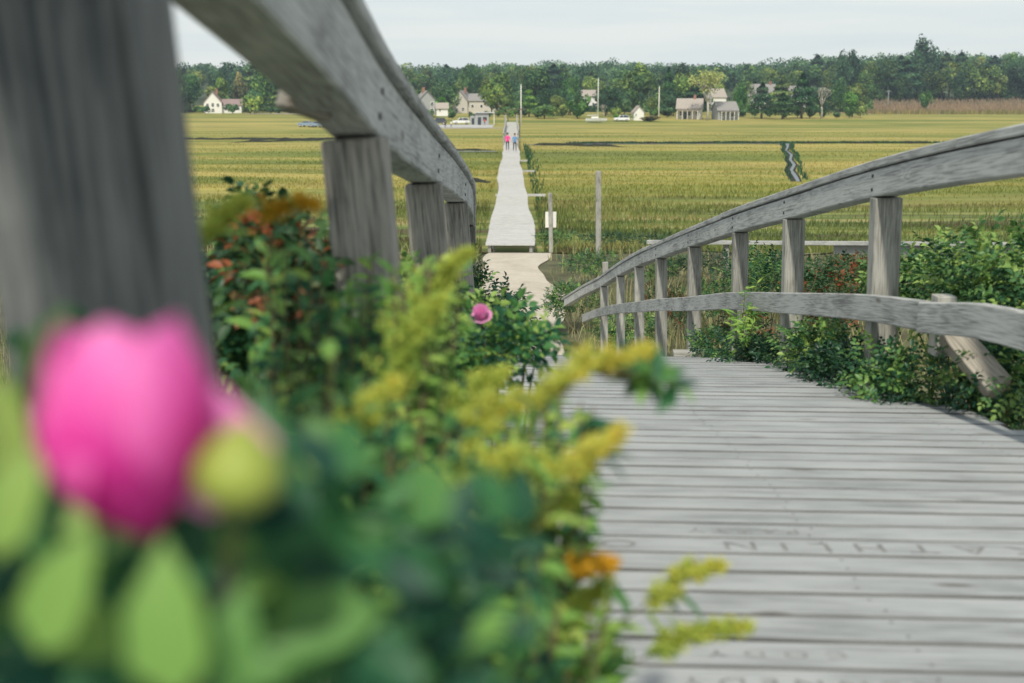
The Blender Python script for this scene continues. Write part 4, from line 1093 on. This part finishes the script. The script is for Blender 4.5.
# individually recognisable trees near the shore: key, px, d, hpx, wpx, tint, label
IND = [
 ('b0', 190, 470, 40, 44, (.55,.8,.8), 'large dark tree just left of the white gabled house'),
 ('b1', 172, 455, 44, 40, (.8,1.1,.7), 'bright green tree farthest left beside the near post'),
 ('b2', 222, 505, 32, 24, (1.3,1.3,.7), 'yellow green tree directly behind the white gabled house'),
 ('b3', 240, 490, 34, 24, (1.9,1.1,1.2), 'brownish red tree over the white gabled house roof'),
 ('b4', 262, 478, 36, 34, (1.3,1.4,.8), 'olive tree above the house wing'),
 ('s0', 254, 440, 20, 28, (1.9,1.7,1.0), 'pale olive bush in front of the house wing'),
 ('b5', 290, 465, 38, 40, (1.1,1.5,.7), 'light green tree under the near rail beam'),
 ('s1', 278, 445, 10, 16, (.8,1.1,.9), 'small green bush right of the pale olive bush'),
 ('b0', 421, 480, 34, 26, (.45,.50,.60), 'dark purple brown tree behind the near rail beam'),
 ('s1', 441, 425, 17, 22, (1.0,1.6,.6), 'bright green bush behind the small white shed'),
 ('b1', 470, 520, 44, 24, (.7,.9,.8), 'tall dark tree behind the long white house'),
 ('b4', 497, 430, 36, 46, (1.6,1.5,.9), 'broad olive tree beside the long white house'),
 ('b5', 534, 440, 42, 48, (.62,.80,.75), 'wide dark tree above the boardwalk end'),
 ('s0', 516, 400, 18, 20, (.8,.95,.8), 'dark bush left of the boardwalk gate'),
 ('p0', 529, 400, 26, 16, (1.8,1.9,.9), 'yellow green conifer beside the boardwalk gate'),
 ('b2', 569, 420, 40, 28, (.7,1.0,.7), 'green tree in front of the half hidden house'),
 ('s0', 545, 385, 14, 40, (1.0,1.1,.8), 'wide low hedge bush right of the boardwalk end'),
 ('s1', 578, 385, 22, 30, (.7,1.0,.6), 'rounded green bush left of the sailing boat'),
 ('b3', 634, 430, 46, 50, (1.15,1.15,.85), 'big olive brown tree above the tiny white cottage'),
 ('b0', 607, 425, 30, 26, (.7,.9,.7), 'dark tree behind the sailing boat mast'),
 ('s0', 622, 368, 7, 26, (1.2,1.7,.7), 'low bright green bush beside the tiny white cottage'),
 ('s1', 651, 362, 6, 28, (1.4,.8,.9), 'low purple brown bush on the marsh shore'),
 ('p1', 668, 420, 40, 18, (.6,.85,.75), 'dark conifer left of the cream house'),
 ('b1', 684, 450, 42, 34, (1.4,1.35,.9), 'olive tree behind the cream house roof'),
 ('b2', 740, 400, 30, 20, (.7,1.1,.7), 'green tree between the grey lodge and the big grey roof'),
 ('p0', 762, 385, 30, 26, (.6,.85,.85), 'dark conifer in front of the big grey roof'),
 ('p1', 783, 380, 22, 24, (.7,.9,.8), 'squat conifer below the white gable'),
 ('p0', 802, 385, 38, 28, (.5,.8,.8), 'tall dark conifer right of the white gable'),
 ('b4', 838, 440, 32, 22, (.8,1.0,.9), 'green tree right of the bare white tree'),
 ('b5', 853, 400, 24, 26, (1.0,1.35,.8), 'light green tree at the start of the reed field'),
 ('s0', 925, 480, 20, 18, (.9,1.2,.7), 'lone light green tree in front of the dark right woods'),
 ('b1', 845, 600, 50, 30, (.45,.60,.75), 'very dark tall tree on the skyline above the bare white tree'),
 ('t0', 922, 640, 52, 34, (.45,.65,.75), 'tallest dark treetop above the right woods'),
]
for (k, px, d, h, w_, tn, lab) in IND: tree(k, px, d, h, w_, tn, lab)
random.seed(91)
px = 498
while px < 872:
    if not (580 < px < 612 or 628 < px < 648 or 675 < px < 740):
        h = random.uniform(7, 13)
        tree(random.choice(['s0', 's1']), px, random.uniform(386, 402), h, h*random.uniform(1.3, 1.9), rt(), 'rounded bush along the foot of the far woods', 'bushes along the shore')
    px += random.uniform(10, 15)
px = 504
while px < 680:
    if abs(px-590) > 13 and abs(px-638) > 12:
        h = random.uniform(19, 27)
        tree(random.choice(['b0', 'b1', 'b2', 'b3', 'b4', 'b5']), px, random.uniform(408, 425), h, h*1.2, rt(), 'bushy tree close behind the shore bushes', G1)
    px += random.uniform(14, 20)
for q in (428, 452, 472, 487, 205, 232, 250, 270):
    h = random.uniform(6, 11)
    tree(random.choice(['s0', 's1']), q, 385 if q > 300 else 440, h, h*1.7, rt(), 'rounded bush along the foot of the far woods', 'bushes along the shore')
# bare trees
def bare(px, d, hpx, label, m, seed, tw=90, leafy=None):
    r = random.Random(seed); x = P(px, 104, d).x; h = hpx*d/F; o = empty('bare_tree', (x, d, zg(x, d)), label, 'tree')
    t = MB(); t.tube([(0,0,-.4), (.1,0,h*.2), (-.1,0,h*.4)], [h*.032, h*.026, h*.02], 7)
    tips = [(Vector((-.1,0,h*.35)), Vector((r.uniform(-.5,.5), r.uniform(-.5,.5), 1)).normalized(), h*.30, h*.016) for _ in range(6)]
    allt = []
    for gen in range(3):
        nx = []
        for (p, dr, ln, rd) in tips:
            e = p+dr*ln; t.tube([p, p.lerp(e, .5)+Vector((r.uniform(-.1,.1),0,0))*ln, e], [rd, rd*.8, rd*.55], 4); allt.append(e)
            for _ in range(3):
                nd = (dr+Vector((r.uniform(-.8,.8), r.uniform(-.8,.8), r.uniform(-.3,.5)))).normalized(); nx.append((e, nd, ln*.66, rd*.55))
        tips = nx
    t.build('trunk', M[m], o)
    if leafy:
        rg = np.random.default_rng(seed); n = leafy; b = np.array([tuple(allt[i]) for i in rg.integers(0, len(allt), n)])+rg.normal(0, h*.05, (n, 3))
        s_ = rn(rg, n); u = np.cross(s_, rn(rg, n)); V = np.stack([b-s_*.3, b-u*.25, b+s_*.3, b+u*.25], 1).reshape(-1, 3)
        c = link('crown', raw_mesh('crown', V, np.arange(4*n), np.arange(n)*4, np.repeat(rg.uniform(.5, 1, n), 4), M['tree_leaf']), o); c.color = (1.9, 1.5, 1.5, 1)
bare(822, 385, 32, 'bare white tree standing beside the conifers', 'pale_bark', 4)
bare(708, 372, 46, 'pale straw coloured tree in front of the cream house', 'pale_bark', 8, leafy=1500)
bare(604, 390, 14, 'small bare tree beside the sailing boat', 'pale_bark', 9)
# distant wooded ridge, one mass
def ridge():
    r = np.random.default_rng(50); nt_ = 1500; per = 110
    d0 = r.uniform(785, 960, nt_); px0 = r.uniform(110, 1070, nt_); x0 = (px0-512)*d0/F; R0 = r.uniform(3.2, 7.5, nt_)
    z0 = np.array([zg(a, b) for a, b in zip(x0, d0)])+R0*r.uniform(.5, 1.15, nt_)+1.5*np.sin(x0*.03)
    c = np.repeat(np.stack([x0, d0, z0], 1), per, 0); n = len(c)
    pos = c+rn(r, n)*(np.repeat(R0, per)*np.power(r.uniform(.1, .9, n), .4))[:, None]*np.array([1, 1, .85]); s_ = rn(r, n); u = np.cross(s_, rn(r, n)); k = .8
    V = np.stack([pos-s_*k, pos-u*k, pos+s_*k, pos+u*k], 1).reshape(-1, 3)
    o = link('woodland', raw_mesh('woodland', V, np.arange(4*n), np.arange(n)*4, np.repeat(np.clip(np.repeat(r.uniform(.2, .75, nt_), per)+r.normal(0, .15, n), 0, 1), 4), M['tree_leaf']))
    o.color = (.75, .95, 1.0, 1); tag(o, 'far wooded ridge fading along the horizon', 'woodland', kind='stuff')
ridge()
# undergrowth along the foot of the woods
def under():
    r = np.random.default_rng(51); n = 26000; px = r.uniform(150, 1060, n)
    d = np.where(px > 866, r.uniform(592, 604, n), r.uniform(470, 500, n)); x = (px-512)*d/F
    z = np.array([zg(a, b) for a, b in zip(x, d)])+np.abs(r.normal(0, 1, n))*(1.6+1.0*np.sin(x*.11)+.6*np.sin(x*.37))
    pos = np.stack([x, d, z], 1); s_ = rn(r, n); u = np.cross(s_, rn(r, n)); k = .6
    V = np.stack([pos-s_*k, pos-u*k, pos+s_*k, pos+u*k], 1).reshape(-1, 3)
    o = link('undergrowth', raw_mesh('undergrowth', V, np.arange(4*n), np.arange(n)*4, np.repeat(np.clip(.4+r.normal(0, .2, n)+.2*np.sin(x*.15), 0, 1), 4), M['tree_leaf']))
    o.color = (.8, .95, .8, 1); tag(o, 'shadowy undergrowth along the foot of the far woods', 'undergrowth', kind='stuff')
under()

# ------------------------------------------------------------------ houses
def house(name, px, d, wpx, hw_, hr, dep, ridge, rz, wall, roof, label, cat='house', wins=(), door=None, chim=None, base=None, wing=None, porch=None):
    x = P(px, 104, d).x; W = wpx*d/F; z0 = zg(x, d) if base is None else P(px, base, d).z
    o = empty(name, (x, d, z0), label, cat, rz=rz)
    def body(W, D, H, Rf, ridge, ox, oy, nm='wall', rnm='roof'):
        mb = MB(); mb.box(T(ox, oy, H/2-.3), W, D, H+.6)
        if ridge == 'y': mb.prism([(-W/2, 0), (W/2, 0), (0, Rf)], T(ox, oy-D/2, H), D)
        else: mb.prism([(-D/2, 0), (D/2, 0), (0, Rf)], T(ox+W/2, oy, H) @ RZ(PI/2), W)
        mb.build(nm, M[wall], o)
        rb = MB(); ov = .35; t = .18
        if ridge == 'y':
            for sx in (-1, 1):
                a = (sx*(W/2+ov), H-ov*Rf/(W/2)+.02); b = (0, H+Rf+.02)
                rb.prism([a, b, (b[0], b[1]+t), (a[0], a[1]+t)], T(ox, oy-D/2-ov, 0), D+2*ov)
        else:
            for sx in (-1, 1):
                a = (sx*(D/2+ov), H-ov*Rf/(D/2)+.02); b = (0, H+Rf+.02)
                rb.prism([a, b, (b[0], b[1]+t), (a[0], a[1]+t)], T(ox+W/2+ov, oy, 0) @ RZ(PI/2), W+2*ov)
        rf = rb.build(rnm, M[roof], o); return rf
    rf = body(W, dep, hw_, hr, ridge, 0, 0)
    for (wx, wz, ww, wh) in wins:
        f = MB(); f.box(T(wx, -dep/2-.03, wz), ww+.24, .06, wh+.24); fo = f.build('window', M['white_paint'], o)
        g = MB()
        for sx in (-1, 1):
            for sz in (-1, 1): g.box(T(wx+sx*ww/4, -dep/2-.075, wz+sz*wh/4), ww/2-.06, .03, wh/2-.06)
        g.build('pane', M['glass'], fo)
    if door:
        dm = MB(); dm.box(T(door, -dep/2-.04, 1.05), 1.0, .08, 2.1); dm.build('door', M['glass'], o)
    if chim is not None:
        c = MB(); c.box(T(chim, 0, hw_+hr+.2), .8, .8, 2.0); c.box(T(chim, 0, hw_+hr+1.25), .95, .95, .12); c.build('chimney', M['brick'], rf)
    if wing:
        ox, W2, H2, R2, D2 = wing; body(W2, D2, H2, R2, 'x', ox, .4, 'wing_wall', 'wing_roof')
        for k in range(3):
            wx = ox-W2/2+W2*(k+.5)/3; f = MB(); f.box(T(wx, .4-D2/2-.03, H2*.55), 1.1, .06, 1.3); fo = f.build('window', M['white_paint'], o)
            g = MB(); g.box(T(wx, .4-D2/2-.075, H2*.55), .85, .03, 1.05); g.build('pane', M['glass'], fo)
    if porch:
        ox, pw, ph = porch; p = MB(); p.prism([(-pw/2, ph), (pw/2, ph), (pw/2, ph+.2), (-pw/2, ph+.2)], T(ox, -dep/2-2.4, 0), 2.4); p.build('porch_roof', M[roof], o)
        for k in range(5):
            q = MB(); q.box(T(ox-pw/2+.15+k*(pw-.3)/4, -dep/2-2.25, ph/2-.2), .16, .16, ph+.4-.01); q.build('porch_post', M['white_paint'], o)
    return o
house('gabled_house', 214, 462, 17, 3.9, 3.8, 8, 'y', .12, 'white_paint', 'roof_pink', 'white gabled house with pinkish roof far left in the woods', wins=[(-1.9, 2.9, .9, 1.2), (0, 3.0, .9, 1.3), (1.9, 2.9, .9, 1.2), (0, 1.0, 1.0, 1.2), (-2.2, 1.0, .9, 1.0)], wing=(6.8, 7, 3.0, 2.0, 5), chim=1.2)
house('white_house', 463, 462, 15, 4.6, 3.6, 8, 'y', -.25, 'cream_shingle', 'roof_grey', 'long white house with steep gable beside the parking place', wins=[(-1, 3.2, .9, 1.2), (1.2, 1.4, 1.0, 1.2), (-1.3, 1.2, .9, 1.2)], wing=(8, 10.5, 4.6, 2.4, 6), chim=1.0)
house('small_shed', 442, 372, 11, 1.8, 1.4, 3.2, 'x', .1, 'white_paint', 'roof_tan', 'small white shed left of the long white house', 'shed', base=114, wins=[(-.7, 1.1, .6, .7)])
house('cottage', 425, 392, 16, 4.2, 2.6, 6, 'y', .3, 'grey_shingle', 'roof_grey', 'grey cottage half hidden behind the near railing', base=113, wins=[(1.6, 2.8, .9, 1.2), (1.6, .9, .9, 1.1)], chim=-.5)
# parking-lot hut: flat roof, open porch
def hut():
    x = P(481, 104, 335).x; d = 335; o = empty('snack_hut', (x, d, zg(x, d)), 'flat roofed grey hut beside the parking place', 'hut')
    mb = MB(); mb.box(T(.3, 0, 1.6), 3.7, 4, 3.3); mb.box(T(-2.2, .3, 1.2), 1.5, 3, 2.5); mb.build('wall', M['grey_shingle'], o)
    r_ = MB(); r_.box(T(1.0, -.2, 3.36), 5.8, 4.8, .18); r_.build('roof', M['metal_roof'], o)
    for k in range(2):
        q = MB(); q.box(T(3.6, -2.2+k*3.6, 1.6), .15, .15, 3.33); q.build('porch_post', M['white_paint'], o)
    d1 = MB(); d1.box(T(-.4, -2.04, 1.05), .9, .08, 2.1); d1.build('door', M['glass'], o)
    d2 = MB(); d2.box(T(-2.2, -1.24, 1.0), .7, .08, 1.7); d2.build('door', M['glass'], o)
    w1 = MB(); w1.box(T(1.1, -2.04, 1.7), 1.0, .08, .9); w1.build('window', M['glass'], o)
hut()
house('hidden_house', 588, 500, 14, 5.2, 2.4, 8, 'x', .1, 'white_paint', 'roof_tan', 'white house half hidden by trees above the boat', wins=[(-1.5, 2.0, .9, 1.2), (1.5, 2.0, .9, 1.2)])
house('tiny_cottage', 638, 372, 10, 2.0, 1.7, 3.4, 'y', .1, 'white_paint', 'roof_tan', 'tiny white cottage at the foot of the big olive tree', base=118.5, door=0, wins=[(-.9, 1.1, .4, .7)])
house('cream_house', 690, 385, 24, 3.2, 2.9, 9, 'x', -.18, 'cream_shingle', 'roof_tan', 'cream house with porch behind the pale straw coloured tree', wins=[(-2.5, 1.6, 1.0, 1.3), (0, 1.6, 1.0, 1.3), (2.4, 1.6, 1.0, 1.3)], porch=(-.5, 6.5, 2.5), chim=1.5, door=-1.2)
house('grey_lodge', 725, 378, 20, 2.9, 2.4, 7, 'x', .12, 'grey_shingle', 'roof_grey', 'low grey lodge with a white railed porch', wins=[(-1.8, 1.5, 1.0, 1.2), (1.4, 1.5, 1.6, 1.2)], porch=(0, 5.6, 2.4))
house('large_house', 762, 485, 27, 5.0, 5.2, 10, 'x', .35, 'cream_shingle', 'roof_grey', 'large house whose broad grey roof rises above the trees', wins=[(-3, 3, 1, 1.3), (0, 3, 1, 1.3)], chim=3.4)
house('white_gable_house', 793, 478, 15, 5.4, 4.2, 9, 'y', .75, 'white_paint', 'roof_grey', 'white gabled house tucked between the dark conifers', wins=[(-1, 3.5, .9, 1.2)])
house('back_house', 716, 475, 14, 5.6, 3.0, 7, 'x', .2, 'white_paint', 'roof_tan', 'pale house behind the pale straw coloured tree', wins=[(0, 3.2, 1, 1.2)])

# ------------------------------------------------------------------ gate, poles, boat
g = empty('boardwalk_gate', (P(514, 104, 212).x, 212, zg(0, 212)), 'dark wooden gate frame at the far end of the boardwalk', 'gate')
for k, xx in enumerate((-1.05, 1.0)):
    q = MB(); q.box(T(xx, 0, 2.3), .16, .16, 5.2); q.build('post', M['bark'], g)
q = MB(); q.box(T(.4, 0, 4.98), 3.6, .2, .18); q.build('beam', M['bark'], g)
def pole(px, d, ytop, label, rad=.12, m='white_paint', name='pole', arm=False):
    x = P(px, 104, d).x; z = zg(x, d); zt = P(px, ytop, d).z; o = empty(name, (x, d, z), label, 'pole')
    q = MB(); q.tube([(0,0,-.3), (0,0,(zt-z)*.5), (0,0,zt-z)], [rad*1.3, rad, rad*.7], 8); q.build('shaft', M[m], o)
    q = MB(); 
    if arm: q.box(T(0, 0, (zt-z)*.93), 2.2, .14, .14)
    else: q.tube([(0,0,zt-z), (0,0,zt-z+.12), (0,0,zt-z+.22)], [.1, .16, .03], 8)
    q.build('cross_arm' if arm else 'finial', M[m], o)
pole(521, 330, 85, 'white flagpole beside the boardwalk end', .14)
pole(659, 372, 87, 'slim white mast left of the cream house', .14)
pole(888, 520, 90, 'utility pole with a short arm at the edge of the right woods', .16, 'grey_shingle', 'utility_pole', True)
bx = P(596, 104, 352).x
b = empty('sailing_boat', (bx, 352, zg(bx, 352)), 'white sailing boat with a tall bare mast on the marsh shore', 'boat', rz=.15)
def hull():
    mb = MB(); secs = [(-3, .15, .5), (-2.6, .8, .15), (-1, 1.1, 0), (1, 1.05, .02), (2.4, .6, .2), (3.3, .05, .6)]
    vs = []; fs = []
    for (x, hw_, keel) in secs:
        vs += [(x, -hw_, 1.25), (x, -hw_*.75, .55+keel*.4), (x, 0, keel), (x, hw_*.75, .55+keel*.4), (x, hw_, 1.25)]
    for i in range(len(secs)-1):
        for k in range(4): a = i*5+k; fs.append((a, a+1, a+6, a+5))
        fs.append((i*5, (i+1)*5, (i+1)*5+4, i*5+4))
    fs += [(0, 1, 2, 3, 4), tuple(len(vs)-1-k for k in range(5))]
    mb.add(vs, fs); return mb
hull().build('hull', M['car_white'], b)
q = MB(); q.box(T(-.3, 0, 1.5), 2.0, 1.2, .5, .1); q.build('cabin', M['white_paint'], b)
q = MB(); zt = P(597, 78, 352).z-zg(bx, 352); q.tube([(.6, 0, 1.2), (.6, 0, zt)], [.13, .10], 8); q.build('mast', M['white_paint'], b)
q = MB(); q.tube([(.6, 0, 2.2), (-2.6, 0, 2.1)], .08, 6); q.build('boom', M['white_paint'], b)

# ------------------------------------------------------------------ cars
def make_car(name, label, paint, suv=True):
    o = empty(name, (0,0,0), label, 'car', 'cars parked on the far shore')
    H = 1.75 if suv else 1.42; L_ = 2.35
    low = [(-L_, .45), (-L_-.05, .75), (-L_+.1, 1.0), (-1.0, 1.08), (1.9, 1.08), (L_-.05, 1.0), (L_, .45), (1.8, .38), (-1.8, .38)]
    def loft(pl, w0, w1, zs):
        mb = MB(); n = len(pl); w_ = lambda z: w0+(w1-w0)*max(0, min(1, (z-zs[0])/(zs[1]-zs[0])))
        vs = [(x, -w_(z), z) for x, z in pl]+[(x, w_(z), z) for x, z in pl]
        mb.add(vs, [tuple(range(n)), tuple(range(2*n-1, n-1, -1))]+[(i, i+n, (i+1) % n+n, (i+1) % n) for i in range(n)]); return mb
    bm_ = loft(low, .9, .86, (.4, 1.08)); bm_.build('body', M[paint], o)
    cabin = [(-1.05, 1.082), (-.35, H), (1.7 if suv else .9, H), (2.15 if suv else 1.7, 1.082)]
    loft([(x*.97, z-.0) for x, z in cabin], .84, .66, (1.08, H)).build('glass', M['glass'], o)
    loft([(-.42, H+.002), (-.30, H+.06), (1.55 if suv else .85, H+.06), (1.75 if suv else .95, H+.002)], .68, .62, (H, H+.06)).build('roof_panel', M[paint], o)
    pl = MB()
    for sx in (-1, 1):
        for (a, c) in (((-1.0, 1.08), (-.38, H)), ((.35, 1.08), (.38, H)), ((2.1 if suv else 1.65, 1.08), (1.68 if suv else .9, H))):
            pl.bar((a[0], sx*.855, a[1]), (c[0], sx*.675, c[1]), .09, .09)
    pl.build('pillar', M[paint], o)
    for sx in (-1.45, 1.45):
        for sy in (-1, 1):
            wv = MB(); wv.tube([(sx, sy*.72, .34), (sx, sy*.93, .34)], .34, 14); wo_ = wv.build('wheel', M['tyre'], o)
            rm = MB(); rm.tube([(sx, sy*.925, .34), (sx, sy*.945, .34)], .2, 10); rm.build('rim', M['lamp'], wo_)
    for sy in (-1, 1):
        hl = MB(); hl.box(T(-L_-.02, sy*.65, .82), .1, .34, .16); hl.build('headlight', M['lamp'], o)
    return o
def put_car(o, px, d, rz, label):
    x = P(px, 104, d).x; o.location = (x, d, zg(x, d)+.07); o.rotation_euler = (0, 0, rz); o['label'] = label
c1 = make_car('parked_car', 'x', 'car_white'); put_car(c1, 461, 338, .12, 'white car parked left of the flat roofed hut')
c2 = make_car('parked_car', 'x', 'car_dark'); put_car(c2, 438, 336, .1, 'dark car parked at the edge of the near railing')
c3 = make_car('parked_car', 'x', 'car_blue', False); put_car(c3, 306, 315, -.5, 'silver blue car parked left of its twin under the rail beam')
c4 = copy_tree(c3); put_car(c4, 317, 312, -.6, 'silver blue car nearest the second near post under the rail beam')
c5 = copy_tree(c1); put_car(c5, 622, 362, .0, 'white car left of the tiny white cottage')

# ------------------------------------------------------------------ people
def person(x, y, z, top, legs, label, hairlen=.0, rz=0, stride=.18, scale=1.0, seed=0):
    o = empty('person', (x, y, z), label, 'person', rz=rz); o.scale = (scale,)*3
    J = {}
    vs = [(0,0,.95), (0,0,1.15), (0,.0,1.38), (0,0,1.48), (0,.02,1.60), (0,.01,1.70),
          (.10,0,.88), (.11,stride,.48), (.11,stride*.9,.08), (.11,stride*.9-.15,.03),
          (-.10,0,.88), (-.11,-stride*.4,.50), (-.11,-stride*1.5,.10), (-.11,-stride*1.5-.13,.03),
          (.19,0,1.38), (.25,.05,1.10), (.25,-.06,.86), (.25,-.09,.77),
          (-.19,0,1.38), (-.25,-.04,1.10), (-.25,.08,.87), (-.25,.10,.78)]
    es = [(0,1),(1,2),(2,3),(3,4),(4,5),(0,6),(6,7),(7,8),(8,9),(0,10),(10,11),(11,12),(12,13),(2,14),(14,15),(15,16),(16,17),(2,18),(18,19),(19,20),(20,21)]
    rad = [.14,.13,.15,.055,.10,.085,.095,.065,.045,.04,.095,.065,.045,.04,.065,.045,.033,.03,.065,.045,.033,.03]
    me = bpy.data.meshes.new('body'); me.from_pydata(vs, es, []); b = bpy.data.objects.new('body', me); COL.objects.link(b)
    sk = b.modifiers.new('s', 'SKIN'); me.skin_vertices[0].use_clear() if False else None
    for i, r_ in enumerate(rad): me.skin_vertices[0].data[i].radius = (r_, r_*.85)
    me.skin_vertices[0].data[0].use_root = True
    b.modifiers.new('u', 'SUBSURF').levels = 1
    bpy.context.view_layer.update()
    m2 = bpy.data.meshes.new_from_object(b.evaluated_get(bpy.context.evaluated_depsgraph_get())); bpy.data.objects.remove(b)
    m2.materials.clear()
    for q in (M['skin'], M[top], M[legs]): m2.materials.append(q)
    for p in m2.polygons:
        c = p.center; p.use_smooth = True
        p.material_index = 2 if c.z < .93 and abs(c.x) < .215 and c.z > .06 else (1 if c.z < 1.46 and not (abs(c.x) > .2 and c.z < 1.05) else (2 if c.z <= .06 else 0))
    m2.name = 'body'; link('body', m2, o)
    h = MB(); h.tube([(0, .035, 1.50-hairlen), (0, .05, 1.6), (0, .03, 1.74), (0, .01, 1.80)], [.05, .10, .105, .03], 10); h.build('hair', M['hair'], o)
zb = -4.6
person(P(507.5, 104, 124).x, 124, zb, 'pink_cloth', 'dark_cloth', 'person in a hot pink top walking on the boardwalk', .12, .0, .16)
person(P(514.8, 104, 122).x, 122, zb, 'blue_cloth', 'dark_cloth', 'person in a blue top walking on the boardwalk', .0, .1, -.16)
def pp(px, d, top, legs, lab, **k):
    x = P(px, 104, d).x; person(x, d, zg(x, d)+.05, top, legs, lab, **k)
pp(445, 305, 'dark_cloth', 'dark_cloth', 'person in dark clothes on the shore below the parking place')
pp(451, 307, 'white_cloth', 'dark_cloth', 'person in a pale top on the shore below the parking place')
pp(484.5, 331, 'red_cloth', 'dark_cloth', 'person in a red top beside the flat roofed hut')

# ------------------------------------------------------------------ distance haze
HAZE = True
if HAZE:
    me = bpy.data.meshes.new('haze'); bm = bmesh.new(); bmesh.ops.create_cube(bm, size=1); bm.to_mesh(me); bm.free()
    hz = link('haze', me); hz.scale = (1500, 1340, 90); hz.location = (0, 640, 45-9)
    m = bpy.data.materials.new('haze'); m.use_nodes = True; n = m.node_tree; n.nodes.clear()
    v = n.nodes.new('ShaderNodeVolumePrincipled'); v.inputs['Color'].default_value = (.66, .80, .95, 1); v.inputs['Density'].default_value = .00023; v.inputs['Anisotropy'].default_value = .2
    ou = n.nodes.new('ShaderNodeOutputMaterial'); n.links.new(v.outputs[0], ou.inputs['Volume']); me.materials.append(m)
    tag(hz, 'thin bluish haze between the marsh and the far woods', 'haze', kind='stuff')
